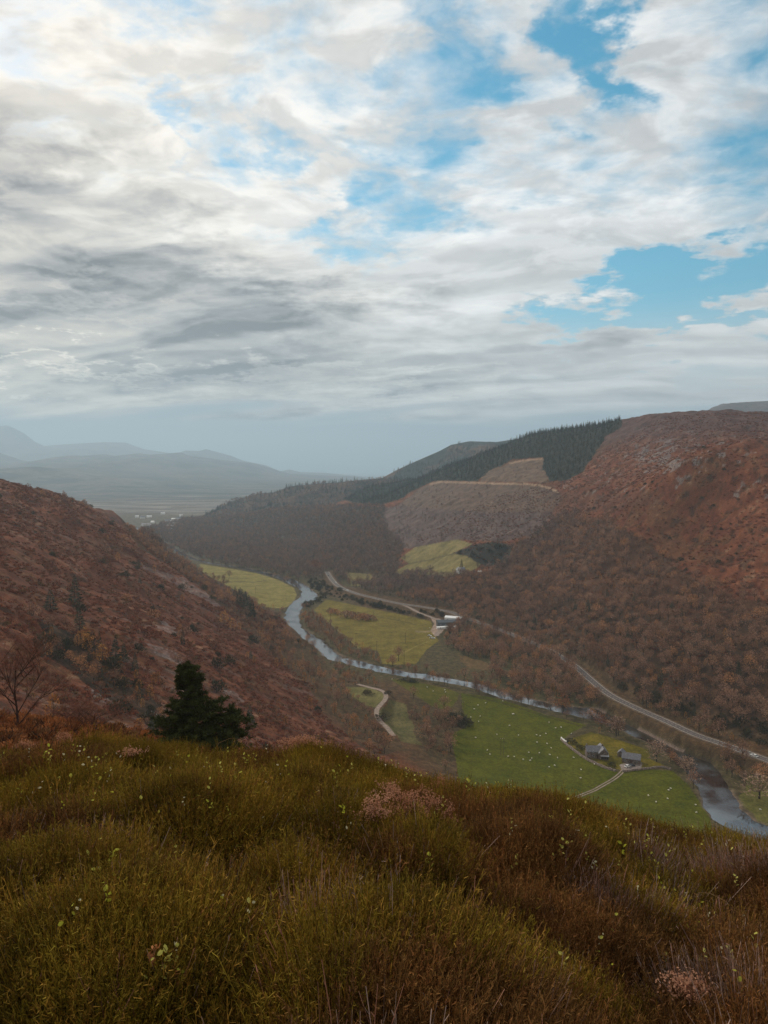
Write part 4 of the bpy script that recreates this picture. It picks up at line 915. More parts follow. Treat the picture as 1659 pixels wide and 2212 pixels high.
# ------------------------------------------------------------------ the large pine on the brow
def skew_crown(r):
    """whorls of upturned boughs ending in needle tufts; heavier on its right side, with a leaning top"""
    tr = [tube([(0,0,-1.0),(.1,0,2.0),(-.25,0,4.4),(-.55,0,6.5)], [.20,.15,.09,.03], 7)]; tufts = []
    for z, nb, reach in [(.35,10,2.9),(.8,10,3.1),(1.3,10,3.05),(1.8,9,2.85),(2.3,9,2.6),(2.8,8,2.25),(3.3,8,1.85),(3.8,7,1.45),(4.3,7,1.0),(4.8,6,.85),(5.2,6,.95),(5.6,6,.95),(6.0,6,.8),(6.3,5,.5)]:
        x0 = -.08*z
        for k in range(nb):
            a = 2*np.pi*(k+r.random()*.8)/nb; L = reach*(.72+.42*r.random())*(1.22 if math.cos(a) > .2 and z < 3.6 else .92)
            e = np.array([x0+math.cos(a)*L, math.sin(a)*L*.85, z+.15*L+.22*r.random()]); s_ = np.array([x0*.9, 0, z]); m_ = (s_+e)/2 - [0,0,.12*L]
            tr.append(tube([s_, m_, e], [.05,.03,.012], 4))
            for q in range(int(7+L*8)):
                t = .30+.70*r.random(); b = s_+(e-s_)*t; b = b+np.array([r.normal()*.20*L*.5, r.normal()*.20*L*.5, .06+.16*r.random()]); tufts.append((b, e-s_))
    # a second leader on the right
    tr.append(tube([(1.2,.2,1.2),(2.2,.2,1.5),(2.55,.2,2.5),(2.6,.2,3.3)], [.08,.06,.04,.02], 5))
    for z, w in [(1.6,.75),(2.0,.65),(2.45,.5),(2.9,.36),(3.3,.2)]:
        for q in range(16): a = r.random()*6.28; tufts.append((np.array([2.5+math.cos(a)*w*r.random()**.4, .2+math.sin(a)*w*.8, z+r.normal()*.1]), np.array([math.cos(a), math.sin(a), .4])))
    P0, D0 = [], []
    for b, d in tufts:
        n = 26; d = d/np.linalg.norm(d); q = r.normal(size=(n, 3)); q /= np.linalg.norm(q, axis=1)[:, None]; q = q*.85 + d*.25 + np.array([0,0,.55])
        P0.append(np.repeat(b[None], n, 0)+r.normal(size=(n, 3))*.03); D0.append(q)
    P0 = np.concatenate(P0); D0 = np.concatenate(D0)
    return join(tr), slivers(P0, D0, r.uniform(.17, .30, len(P0)), .05, r, .05)
r9 = np.random.default_rng(21); tk, cn = skew_crown(r9)
PB = np.array(P(428, 1627, 58.0)); hp = 214/F0*58.0; s = hp/6.9
pm = foliage('pine_needles', (.048,.058,.018), (.052,.062,.020))
pe = bpy.data.objects.new('pine_tree', None); COL.objects.link(pe); pe.location = (PB[0]-.2, PB[1], PB[2]-.4); pe.scale = (s*1.03, s*1.03, s)
mesh_np('trunk', tk[0], tk[1], BARK, parent=pe); mesh_np('crown', cn[0], cn[1], pm, smooth=False, parent=pe)
tag(pe, 'large bushy dark green pine rising just beyond the heather brow', 'tree')
# bare birch at the left edge
def bare_tree(r, H=10.0):
    limbs, twigs = [], []
    def grow(p, d, L, rad, lev):
        n = 4; pts_ = [p]; dd = d.copy()
        for i in range(n):
            dd = dd + r.normal(size=3)*.10 + np.array([0,0,.05]); dd /= np.linalg.norm(dd); pts_.append(pts_[-1]+dd*L/n)
        (limbs if lev < 3 else twigs).append(tube(pts_, np.linspace(rad, rad*.45, n+1), 6 if lev == 0 else 4 if lev < 3 else 3))
        if lev < 4:
            for k in range([9, 6, 6, 5][lev]):
                t = .30+.68*(k+r.random()*.6)/[9,6,6,5][lev]; i = min(int(t*n), n-1); b = pts_[i]+(pts_[i+1]-pts_[i])*(t*n-i)
                a = r.random()*6.28; side = np.array([math.cos(a), math.sin(a), 0]); nd = dd*.62+side*(.78 if lev else .7)+[0,0,.12]; nd /= np.linalg.norm(nd)
                grow(b, nd, L*(.62-.22*t if lev == 0 else .58)*(.8+.4*r.random()), rad*(.46 if lev == 0 else .5), lev+1)
    grow(np.zeros(3), np.array([.03,0,1.0]), H*.9, .15, 0)
    return join(limbs), join(twigs)
r9 = np.random.default_rng(5); lb_, tw_ = bare_tree(r9)
B2 = np.array(P(45, 1612, 60.0)); h2 = 205/F0*60
be = bpy.data.objects.new('bare_birch', None); COL.objects.link(be); be.location = (B2[0], B2[1], B2[2]-.4); be.scale = (h2/10*1.0,)*3
bkm = mat('birch_bark', (.055,.030,.022), .9, .3, 3.0); twm = mat('birch_twigs', (.17,.070,.045), .9, .3, 2.0)
mesh_np('trunk', lb_[0], lb_[1], bkm, parent=be); mesh_np('crown', tw_[0], tw_[1], twm, parent=be)
tag(be, 'leafless dark birch with forked trunk at the left edge beyond the heather', 'tree')
r9 = np.random.default_rng(8); lb_, tw_ = bare_tree(r9, 10)
for (u, v, Y, px, lb) in [(190,1606,68,95,'low bare rowan with red brown twigs right of the leafless birch'),(128,1600,80,80,'thin grey bare sapling between the birch and the rowan')]:
    q = P(u, v, Y); e = bpy.data.objects.new('bare_sapling', None); COL.objects.link(e); e.location = (q[0], q[1], q[2]-.4); k = px/F0*Y/10; e.scale = (k*1.5, k*1.5, k); e.rotation_euler = (0,0,u)
    mesh_np('trunk', lb_[0], lb_[1], bkm, parent=e); mesh_np('crown', tw_[0], tw_[1], twm, parent=e); tag(e, lb, 'tree')

# ------------------------------------------------------------------ buildings, walls, cars, poles, sheep
def bm_obj(name, build, material, parent=None, smooth=False):
    bm = bmesh.new(); build(bm); bmesh.ops.recalc_face_normals(bm, faces=bm.faces)
    me = bpy.data.meshes.new(name); bm.to_mesh(me); bm.free(); me.materials.append(material)
    if smooth: me.polygons.foreach_set('use_smooth', [True]*len(me.polygons))
    o = bpy.data.objects.new(name, me); COL.objects.link(o)
    if parent: o.parent = parent
    return o
def cube(bm, x0, x1, y0, y1, z0, z1):
    v = [bm.verts.new(p) for p in [(x0,y0,z0),(x1,y0,z0),(x1,y1,z0),(x0,y1,z0),(x0,y0,z1),(x1,y0,z1),(x1,y1,z1),(x0,y1,z1)]]
    for f in [(0,3,2,1),(4,5,6,7),(0,1,5,4),(1,2,6,5),(2,3,7,6),(3,0,4,7)]: bm.faces.new([v[i] for i in f])
def gable_body(bm, L, Wd, eh, rh, z0=-1.2):
    """walls with gable ends; ridge along x"""
    pts_ = [(-L/2,-Wd/2),(L/2,-Wd/2),(L/2,Wd/2),(-L/2,Wd/2)]
    b = [bm.verts.new((x,y,z0)) for x,y in pts_]; t = [bm.verts.new((x,y,eh)) for x,y in pts_]; g = [bm.verts.new((-L/2,0,rh)), bm.verts.new((L/2,0,rh))]
    bm.faces.new([b[0],b[1],t[1],t[0]]); bm.faces.new([b[2],b[3],t[3],t[2]]); bm.faces.new([b[1],b[2],t[2],g[1],t[1]]); bm.faces.new([b[3],b[0],t[0],g[0],t[3]])
def gable_roof(bm, L, Wd, eh, rh, over=.35, th=.14):
    for s in (-1, 1):
        e = (s*(Wd/2+over), eh-(rh-eh)*over/(Wd/2))
        q = [(-L/2-over, 0, rh), (L/2+over, 0, rh), (L/2+over, e[0], e[1]), (-L/2-over, e[0], e[1])]
        lo = [bm.verts.new((x,y,z+.02)) for x,y,z in q]; hi = [bm.verts.new((x,y,z+.02+th)) for x,y,z in q]
        bm.faces.new(lo); bm.faces.new(hi)
        for i in range(4): bm.faces.new([lo[i], lo[(i+1) % 4], hi[(i+1) % 4], hi[i]])
slate = mat('slate', (.155,.150,.175), .55, .25, 1.5, spec=.5); slate_d = mat('dark_tin', (.075,.085,.10), .5, .2, 1.0, spec=.5)
stone = mat('field_stone', (.16,.12,.10), .9, .45, 1.3, col2=(.28,.22,.19)); whitew = mat('white_render', (.78,.77,.75), .8, .08, 1.0); white_tin = mat('white_tin', (.86,.86,.86), .4, .05, 1.0, spec=.6)
wood_m = mat('weathered_wood', (.13,.085,.06), .9, .3, 2.5); dark_g = mat('window_glass', (.02,.022,.026), .1, .1, 1.0, spec=.8); redd = mat('brown_door', (.10,.05,.035), .7, .15, 1.0)
def house(name, label, cat, pos, rz, L, Wd, eh, rh, wallm, roofm, wins=3, chim=1, door=True, rows=1, group=None, wing=None, scale=1.0):
    e = bpy.data.objects.new(name, None); COL.objects.link(e); e.location = pos; e.rotation_euler = (0,0,rz); e.scale = (scale,)*3; tag(e, label, cat, group)
    bm_obj('wall', lambda bm: gable_body(bm, L, Wd, eh, rh-.05), wallm, e)
    rf = bm_obj('roof', lambda bm: gable_roof(bm, L, Wd, eh, rh), roofm, e)
    for k in range(chim):
        x = (-1 if k == 0 else 1)*(L/2-.45); bm_obj('chimney', lambda bm: (cube(bm, x-.4, x+.4, -.35, .35, rh-.7, rh+1.0), cube(bm, x-.17, x+.17, -.15, .15, rh+1.0, rh+1.35)), wallm, rf)
    for s in (-1, 1):
        for r_ in range(rows):
            for k in range(wins):
                x = -L/2+L*(k+.5)/wins; z = 1.0+r_*2.5
                if door and s == -1 and r_ == 0 and k == wins//2: continue
                w = bm_obj('window', lambda bm: cube(bm, x-.45, x+.45, s*Wd/2-.02, s*Wd/2+.05, z, z+1.15), whitew if wallm is not whitew else wood_m, e)
                bm_obj('pane', lambda bm: cube(bm, x-.37, x+.37, s*Wd/2-.03, s*Wd/2+.07, z+.08, z+1.07), dark_g, w)
    if door:
        x = -L/2+L*(wins//2+.5)/wins; bm_obj('door', lambda bm: cube(bm, x-.5, x+.5, -Wd/2-.07, -Wd/2+.02, 0, 2.05), redd, e)
    if wing:
        wl, ww, wx = wing; w = bpy.data.objects.new('wing', None); COL.objects.link(w); w.parent = e; w.location = (wx, 0, 0); w.rotation_euler = (0,0,R(90))
        a = bm_obj('wing_wall', lambda bm: gable_body(bm, wl, ww, eh*.96, rh*.98), wallm, w); bm_obj('wing_roof', lambda bm: gable_roof(bm, wl, ww, eh*.96, rh*.98+.02), roofm, w)
    return e
# farmhouse with a cross wing, barn beyond the yard
p = at(1284, 1634, 300); house('farmhouse', 'slate roofed stone farmhouse with a gabled cross wing inside the walled garden', 'farmhouse', p, R(-4), 10.5, 6.4, 4.2, 6.9, stone, slate, 4, 2, True, 2, wing=(10.0, 5.6, 4.6))
p = at(1306, 1640, 300); pc = p.copy()
e = bpy.data.objects.new('glazed_porch', None); COL.objects.link(e); e.location = pc; e.rotation_euler = (0,0,R(-10)); tag(e, 'low timber porch with a pale lean-to roof in front of the farmhouse', 'porch')
bm_obj('wall', lambda bm: cube(bm, -2.2, 2.2, -1.5, 1.5, -1, 2.3), wood_m, e)
bm_obj('roof', lambda bm: [bm.faces.new([bm.verts.new(q) for q in f]) for f in ([(-2.5,-1.9,2.3),(2.5,-1.9,2.3),(2.5,1.7,3.3),(-2.5,1.7,3.3)],[(-2.5,-1.9,2.42),(2.5,-1.9,2.42),(2.5,1.7,3.42),(-2.5,1.7,3.42)])], mat('pale_roof', (.42,.42,.46), .5, .1), e)
for k in range(4):
    x = -1.65+1.1*k; bm_obj('window', lambda bm: cube(bm, x-.42, x+.42, -1.56, -1.46, .5, 1.9), dark_g, e)
p = at(1364, 1646, 300); house('stone_barn', 'stone barn with a long slate roof beside the gravel yard', 'barn', p, R(-24), 10.5, 5.8, 3.0, 5.6, stone, slate, 3, 0, True)
p = at(1342, 1632, 300); house('stone_outhouse', 'small stone outhouse half hidden by bushes between farmhouse and barn', 'outhouse', p, R(60), 5.0, 3.6, 2.3, 3.8, stone, slate, 1, 0, False)
# road-side sheds
p = at(972, 1350, 300); house('long_shed', 'long dark tin shed with a shallow roof beside the road', 'shed', p, R(8), 30, 9.5, 4.0, 6.2, slate_d, slate_d, 5, 0, True)
p = at(981, 1340, 300); house('white_shed', 'shed with a bright white roof behind the long dark one', 'shed', p, R(-22), 20, 10, 3.6, 4.9, white_tin, white_tin, 3, 0, True)
p = at(964, 1358, 300); house('low_shed', 'low white lean-to shed on the near side of the long dark one', 'shed', p, R(12), 22, 4.0, 2.2, 3.0, whitew, white_tin, 3, 0, False)
# white cottage on the right slope
p = at(996, 1236, 300); house('white_cottage', 'white cottage below the dark cypress at the edge of the sloping field', 'cottage', p, R(25), 10, 6.2, 4.6, 7.0, whitew, slate, 3, 2, True, 2, wing=(8, 5, -3.4))
p = at(1036, 1238, 300); house('white_hut', 'tiny white hut in the wood right of the cottage', 'hut', p, R(-20), 4.5, 3.2, 2.4, 3.4, whitew, white_tin, 1, 0, True)
# the village
vill = [(316,1136,26,'long'),(352,1111,12,''),(367,1140,22,'long'),(362,1127,14,''),(371,1129,11,''),(375,1124,11,''),(380,1130,12,''),(384,1127,10,''),(379,1134,12,''),(386,1122,11,''),(391,1116,9,''),(369,1147,9,''),(373,1146,10,''),(364,1134,8,''),(330,1130,9,''),(308,1120,12,''),(322,1118,14,''),(296,1118,10,'')]
for i, (u, v, L, k) in enumerate(vill):
    p = PZ(u, v, 1.0); house('village_house', 'long white building at the edge of the distant village' if k else 'small white house in the cluster of the distant village', 'house', (p[0], p[1], zat(p[0], p[1])), R(rng.uniform(-40, 40)), L*1.25, 8.5, 5.2, 8.4, whitew, white_tin if i % 3 else slate, 2, 0, False, 1, 'long white buildings of the distant village' if k else 'white houses of the distant village')
# field wall round the farm: stone bank
def wall_line(name, uv, w, h, label, material, cat='wall'):
    L = np.array([at(u, v, 300) for u, v in uv]); L = smooth_line(L, 5); L[:, 2] = height(L[:, 0], L[:, 1])
    d = np.gradient(L[:, :2], axis=0); d /= np.linalg.norm(d, axis=1)[:, None]; n = np.stack([-d[:, 1], d[:, 0]], 1); V = []
    for i in range(len(L)):
        hh_ = h*(1+.15*math.sin(i*1.7))
        for t, z in ((-1, -.4), (-.8, hh_), (.8, hh_), (1, -.4)): V.append((L[i,0]+n[i,0]*w*t, L[i,1]+n[i,1]*w*t, L[i,2]+z))
    return tag(mesh_np(name, V, grid_faces(len(L), 4), material), label, cat)
wall_line('stone_wall', [(1213,1599),(1222,1608),(1240,1622),(1262,1638),(1285,1650),(1308,1660),(1330,1667)], .5, 1.3, 'dry stone wall curving round the lower side of the farm garden', stone)
wall_line('stone_wall', [(1346,1668),(1375,1664),(1402,1661),(1430,1658),(1450,1663)], .45, 1.0, 'low stone wall right of the farm gate', stone)
wall_line('pale_wall', [(1212,1598),(1218,1603),(1224,1607.5)], .35, 1.9, 'short bright whitewashed wall end at the top corner of the farm', whitew)
# cars
def car(u, v, rz, paint, label, name='parked_car', dz=.15, Y0=300, pos=None, L=4.3):
    p = at(u, v, Y0) if pos is None else pos
    e = bpy.data.objects.new(name, None); COL.objects.link(e); e.location = (p[0], p[1], p[2]+dz); e.rotation_euler = (0,0,rz); tag(e, label, 'car')
    def body(bm):
        prof = [(-L/2,.35),(-L/2,.85),(-L/2+.15,.95),(-L*.2,1.0),(L*.22,1.0),(L/2-.1,.82),(L/2,.6),(L/2,.35)]
        a = [bm.verts.new((x,-.86,z)) for x,z in prof]; b2_ = [bm.verts.new((x,.86,z)) for x,z in prof]
        bm.faces.new(a); bm.faces.new(b2_)
        for i in range(len(prof)): j = (i+1) % len(prof); bm.faces.new([a[i],a[j],b2_[j],b2_[i]])
    def cabin(bm):
        lo = [(-L*.44,-.80),(L*.24,-.80),(L*.24,.80),(-L*.44,.80)]; hi = [(-L*.30,-.62),(L*.06,-.62),(L*.06,.62),(-L*.30,.62)]
        a = [bm.verts.new((x,y,.99)) for x,y in lo]; b2_ = [bm.verts.new((x,y,1.42)) for x,y in hi]
        for i in range(4): j = (i+1) % 4; bm.faces.new([a[i],a[j],b2_[j],b2_[i]])
        bm.faces.new(b2_)
    bm_obj('body', body, paint, e); bm_obj('window', cabin, dark_g, e)
    bm_obj('roof', lambda bm: cube(bm, -L*.31, L*.07, -.64, .64, 1.425, 1.48), paint, e)
    for sx_ in (-1, 1):
        for sy_ in (-1, 1):
            def wheel(bm):
                bmesh.ops.create_cone(bm, cap_ends=True, segments=14, radius1=.33, radius2=.33, depth=.2, matrix=Matrix.Translation((sx_*L*.31, sy_*.80, .33)) @ Matrix.Rotation(R(90), 4, 'X'))
            bm_obj('wheel', wheel, tyre, e)
    for sy_ in (-.6, .6): bm_obj('headlight', lambda bm: cube(bm, L/2-.03, L/2+.03, sy_-.15, sy_+.15, .6, .74), whitew, e)
    return e
tyre = mat('tyre', (.02,.02,.02), .8, .1); cw = mat('white_car_paint', (.84,.84,.84), .3, .02, 1.0, spec=.6); ck = mat('dark_car_paint', (.03,.035,.04), .25, .05, 1.0, spec=.6)
def on_road(u, o=1.8):
    uu, _ = project(ROAD[:, 0], ROAD[:, 1], ROAD[:, 2]); i = int(np.argmin(abs(uu-u))); i = min(max(i, 1), len(ROAD)-2); d = ROAD[i+1]-ROAD[i-1]; d /= np.linalg.norm(d[:2])
    return (ROAD[i, 0]-d[1]*o, ROAD[i, 1]+d[0]*o, ROAD[i, 2]), math.atan2(d[1], d[0])
for u, o_, pt, lb, L in [(1632,1.8,cw,'white car on the road at the right edge of the valley',4.5),(722,-1.8,cw,'white car on the far stretch of road coming round the bend',4.6),(752,1.8,cw,'white van on the far stretch of road below the bend',6.0),(712,1.8,ck,'dark car on the road just before the bend',4.4)]:
    q, a_ = on_road(u, o_); car(0, 0, a_ + (math.pi if o_ < 0 else 0), pt, lb, 'moving_car', .17, pos=q, L=L)
car(1356, 1657, R(30), cw, 'small white car parked in the farm yard before the barn', dz=0)
car(1364, 1655, R(20), ck, 'dark car parked beside the white one in the farm yard', dz=0)
car(934, 1379, R(-15), cw, 'long white van parked at the corner of the middle field', dz=0, L=6.0)
car(928, 1374, R(-30), cw, 'small white car parked behind the van by the middle field', dz=0)
# wooden poles
def pole(u, v, px, label, twin=False):
    p = at(u, v, 300); h = px/F0*p[1]; e = bpy.data.objects.new('power_pole', None); COL.objects.link(e); e.location = p; tag(e, label, 'pole', 'wooden power poles across the fields' if label.startswith('wooden power pole in') else None)
    for x in ((-.9, .9) if twin else (0,)):
        t = tube([(x,0,-.5),(x,0,h*.5),(x,0,h)], [.17,.14,.11], 7); mesh_np('post', t[0], t[1], wood_m, parent=e)
    bm_obj('crossarm', lambda bm: cube(bm, -1.3, 1.3, -.09, .09, h-.75, h-.55), wood_m, e)
    for x in (-1.1, 0, 1.1): bm_obj('insulator', lambda bm: cube(bm, x-.06, x+.06, -.06, .06, h-.55, h-.3), whitew, e)
for u, v, px in [(714,1348,22),(769,1392,26),(814,1414,30),(876,1390,24),(873,1440,36),(862,1340,16),(807,1338,16),(494,1262,14),(618,1296,16),(552,1282,14)]: pole(u, v, px, 'wooden power pole in the pale grass fields by the river')
pole(999, 1552, 38, 'tall twin legged wooden power pole at the edge of the green field', True); pole(1085, 1632, 40, 'twin legged wooden power pole standing in the middle of the sheep field', True)
# sheep
wool = mat('sheep_wool', (.78,.75,.66), .95, .12, 6.0); face_m = mat('sheep_face', (.22,.19,.16), .9, .1)
def sheep_mesh():
    bm = bmesh.new()
    bmesh.ops.create_icosphere(bm, subdivisions=2, radius=1.0)
    for v in bm.verts:
        x, y, z = v.co; w = 1-.10*math.cos(x*3); v.co = (x*.62, y*.34*w, .66 + z*.32*(1.0+.08*x)); v.co += Vector((0, 0, .02*math.sin(9*x+7*y)))
        if x > .75: v.co.z += .08; v.co.y *= .8
    me = bpy.data.meshes.new('sheep'); bm.to_mesh(me); bm.free(); me.materials.append(wool); me.polygons.foreach_set('use_smooth', [True]*len(me.polygons)); return me
def head_mesh(graze):
    bm = bmesh.new(); bmesh.ops.create_icosphere(bm, subdivisions=2, radius=1.0)
    for v in bm.verts: v.co = (v.co.x*.19, v.co.y*.095*(1-.25*v.co.x), v.co.z*.11)
    mt = Matrix.Translation((.74, 0, .36 if graze else .93)) @ Matrix.Rotation(R(62 if graze else 18), 4, 'Y'); bmesh.ops.transform(bm, matrix=mt, verts=bm.verts)
    t = tube([(.48,0,.74), (.62,0,.58 if graze else .84), (.70,0,.44 if graze else .93)], [.17,.12,.09], 7)
    vs = [bm.verts.new(q) for q in t[0]]
    for f in t[1]: bm.faces.new([vs[i] for i in f])
    for s_ in (-1, 1):
        b = Vector((.64, s_*.08, .44 if graze else 1.0)); q = [bm.verts.new(b), bm.verts.new(b+Vector((.04, s_*.13, -.02))), bm.verts.new(b+Vector((-.04, s_*.12, -.04)))]; bm.faces.new(q)
    me = bpy.data.meshes.new('head'); bm.to_mesh(me); bm.free(); me.materials.append(face_m); return me
def leg_mesh(x, y, rear):
    t = tube([(x,y,.55),(x+(-.06 if rear else .01),y,.34),(x+(-.02 if rear else 0),y,.12),(x+.02,y,0)], [.075,.045,.03,.035], 6)
    return mesh_np('leg', t[0], t[1], face_m, link=False).data
S_b = sheep_mesh(); S_h = [head_mesh(True), head_mesh(False)]; S_l = [leg_mesh(.38,.15,0), leg_mesh(.38,-.15,0), leg_mesh(-.38,.16,1), leg_mesh(-.38,-.16,1)]
def g5(x, y): return ((2000+x/1.62)/1.8228, (2400+y/1.62)/1.8228)
def g6(x, y): return ((1100+x/1.659)/1.8228, (2600+y/1.659)/1.8228)
shp = [g5(*q) for q in [(10,745),(32,669),(38,671),(262,724),(304,760),(340,756),(183,805),(206,810),(242,796),(250,860),(276,889),(133,917),(200,919),(267,931),(98,962),(142,968),(152,954),(40,944),(316,950),(298,1000),(263,1010),(419,949),(467,1027),(463,1080),(551,992),(404,796),(1,942),
   (1038,1147),(1025,1158),(896,1192),(1019,1212),(945,1233),(1197,1252),(1202,1301),(1610,1282)]]
shp += [g6(*q) for q in [(965,180),(1005,206),(1080,198),(1085,212),(736,127),(1298,297),(1273,322),(1347,282),(1460,270),(1312,370),(1250,376),(1301,404),(1523,356),(1530,354),(1502,431),(1282,510),(1421,489),(1358,592),(1376,620)]]
shp += [(u, v) for u, v in [(928,1357),(1120,1590),(1160,1605)]]
fieldn = 0
for i, (u, v) in enumerate(shp):
    p = at(u, v, 300); e = bpy.data.objects.new('sheep', S_b); COL.objects.link(e); e.location = p; e.rotation_euler = (0,0,float(rng.random()*6.28)); e.scale = (.98,)*3
    gz = int(rng.random() < .25)
    h_ = bpy.data.objects.new('head', S_h[gz]); COL.objects.link(h_); h_.parent = e
    for m in S_l: l_ = bpy.data.objects.new('leg', m); COL.objects.link(l_); l_.parent = e
    tag(e, 'white sheep standing with its head up on the valley grass' if gz else 'white sheep grazing on the valley grass', 'sheep', 'sheep standing on the valley grass' if gz else 'sheep grazing on the valley grass')
# pale boulders along the rocky path above the ravine
rockm = mat('pale_rock', (.30,.26,.24), .9, .3, 1.5)
def rock_mesh(seed):
    r = np.random.default_rng(seed); bm = bmesh.new(); bmesh.ops.create_icosphere(bm, subdivisions=2, radius=1.0)
    for v in bm.verts: n = v.co.normalized(); k = .75+.45*abs(math.sin(n.x*3+seed)*math.cos(n.y*2.6+seed)); v.co = (n.x*k*1.1, n.y*k*.8, n.z*k*.6)
    me = bpy.data.meshes.new('boulder'); bm.to_mesh(me); bm.free(); me.materials.append(rockm); return me
RM = [rock_mesh(i) for i in range(4)]
def g3(x, y): return (x*.3638, 1207+y*.3638)
for q in [(205,497),(20,505),(60,560),(50,585),(180,610),(215,638),(195,520),(555,790),(600,815),(640,840),(670,858),(700,878),(720,890),(690,870),(900,905),(915,915),(890,885),(1330,770),(1370,790),(590,395),(575,380),(640,830),(930,925),(475,12),(1020,770)]:
    u, v = g3(*q); p = at(u, v, 130); o = bpy.data.objects.new('boulder', RM[int(rng.integers(4))]); COL.objects.link(o); o.location = p; o.rotation_euler = (0,0,float(rng.random()*6)); k = p[1]/F0*rng.uniform(1.2, 2.8); o.scale = (k*1.3, k, k)
    tag(o, 'pale grey boulder in the line of rocks along the left slope', 'boulder', 'pale boulders on the left slope')

# ------------------------------------------------------------------ heather of the brow
hr = np.random.default_rng(77)
_cx, _cy = np.meshgrid(np.arange(-8, 8, .54), np.arange(-.5, 11.5, .54)); _cx = _cx.ravel()+hr.uniform(-.24, .24, _cx.size); _cy = _cy.ravel()+hr.uniform(-.24, .24, _cy.size)
_cr = hr.uniform(.26, .58, _cx.size); _chh = _cr*hr.uniform(.40, .80, _cx.size)
def mound(x, y):
    out = np.zeros(x.shape); x = np.atleast_1d(x)
    for i in range(0, len(x), 4000):
        d2 = ((x[i:i+4000, None]-_cx)**2 + (y[i:i+4000, None]-_cy)**2)/_cr**2
        out[i:i+4000] = (np.clip(1-d2, 0, 1)**.55*_chh).max(1)
    return out
def heath_top(x, y): return brow_top(x, y) - .40 + mound(x, y) + .05*fbm(x, y, 1.6, 2) + .07*np.abs(fbm(x, y, .42, 2, .5, 3.))
def on_heath(u, v):
    a, b = ray(u, v); Y = np.geomspace(1.0, 14, 700); s = EYE+b*Y; h = heath_top(a*Y, Y); k = np.nonzero(h >= s)[0]
    i = k[0] if len(k) else int(np.argmin(s-h)); return np.array([a*Y[i], Y[i], max(h[i], min(s[i], h[i]+.02))])
def hcol(name, base, tip, alt):
    m, N = new_mat(name); oi = N.n('ShaderNodeObjectInfo'); g = N.n('ShaderNodeNewGeometry'); tc = N.n('ShaderNodeTexCoord')
    z = N.n('ShaderNodeSeparateXYZ', ins={0: tc.outputs['Object']}).outputs[2]
    att = N.n('ShaderNodeAttribute', attribute_name='Col')             # woody stem to leafy shoot tip, stems darkened further as painted gap shade
    c = N.mix(att.outputs['Fac'], base+(1,), tip+(1,)); c = N.mix(N.m('MULTIPLY', N.rng(oi.outputs['Random'], .35, 1, 0, 1), .75), c, alt+(1,))
    k = N.m('MULTIPLY', N.rng(g.outputs['Random Per Island'], 0, 1, .40, 2.1, smooth=False), N.rng(N.noise(g.outputs['Position'], 2.2, 3, .6), .3, .7, .6, 1.4))
    s = N.vm('SCALE', c); N.put(s.node.inputs['Scale'], k)
    finish(N, N.n('ShaderNodeBsdfPrincipled', ins={'Base Color': s, 'Roughness': .85, 'Specular IOR Level': .12})); return m
def clump(r, n=44, L=.20, spread=.085, wdt=.0024, side=24, stiff=.20):
    V, F, Cc, o = [], [], [], 0
    def strip(p0, d, L_, w, c0, c1, seg=3):
        nonlocal o
        s = np.cross(d, r.normal(size=3)); s /= np.linalg.norm(s)+1e-9; p = p0.copy(); dd = d.copy(); P_ = [p.copy()]
        for i in range(seg):
            dd = dd + r.normal(size=3)*.09 + np.array([0, 0, .07]); dd /= np.linalg.norm(dd); p = p + dd*L_/seg; P_.append(p.copy())
        for i in range(seg+1):
            ww = w*(1-.55*i/seg); V.append(P_[i]-s*ww/2); V.append(P_[i]+s*ww/2); q = c0+(c1-c0)*i/seg; Cc.append(q); Cc.append(q)
        for i in range(seg): F.append((o+2*i, o+2*i+1, o+2*i+3, o+2*i+2))
        o += 2*(seg+1); return P_, dd
    for i in range(n):
        a = r.random()*6.28; q = spread*r.random()**.5; p0 = np.array([math.cos(a)*q, math.sin(a)*q, -.02*r.random()])
        d = np.array([math.cos(a)*q/spread*stiff*2, math.sin(a)*q/spread*stiff*2, 1.0]) + r.normal(size=3)*.14; d /= np.linalg.norm(d)
        Ls = L*(.6+.5*r.random()); P_, dd = strip(p0, d, Ls, wdt, 0.0, 1.0)
        for k in range(side):
            j = 1+int(r.random()*2.99); b = P_[j-1]+(P_[j]-P_[j-1])*r.random(); sd = dd*.8+r.normal(size=3)*.45; sd /= np.linalg.norm(sd)
            strip(b, sd, Ls*(.04+.05*r.random()), wdt*.95, .6, 1.0, 1)
    return np.array(V), np.array(F), np.array(Cc)
def hkind(nm, mt, nvar, **kw):
    out = []
    for i in range(nvar):
        V, F, c = clump(hr, **kw); o = mesh_np(nm+'_source', V, F, mt, smooth=True, cols=np.repeat(c[:, None], 3, 1), link=False); out.append((None, None, o))
    K[nm] = out
hkind('heather_green', hcol('heather_green', (.045,.020,.007), (.170,.122,.013), (.22,.110,.020)), 5)
hkind('heather_brown', hcol('heather_brown', (.045,.020,.009), (.150,.078,.024), (.18,.072,.024)), 4, n=38)
hkind('heather_dead', hcol('heather_dead', (.15,.10,.085), (.23,.16,.135), (.20,.07,.035)), 3, n=16, side=3, L=.24, wdt=.0032, stiff=.30)
N_ = 24000
r_ = np.sqrt(hr.uniform(1.25**2, 10.8**2, int(N_*1.0))); keep = hr.random(len(r_)) < np.clip(1.25-.06*r_, .55, 1)
r_ = np.concatenate([r_[keep], np.sqrt(hr.uniform(1.2**2, 4.2**2, 4200))]); t_ = np.radians(hr.uniform(-37, 37, len(r_)))
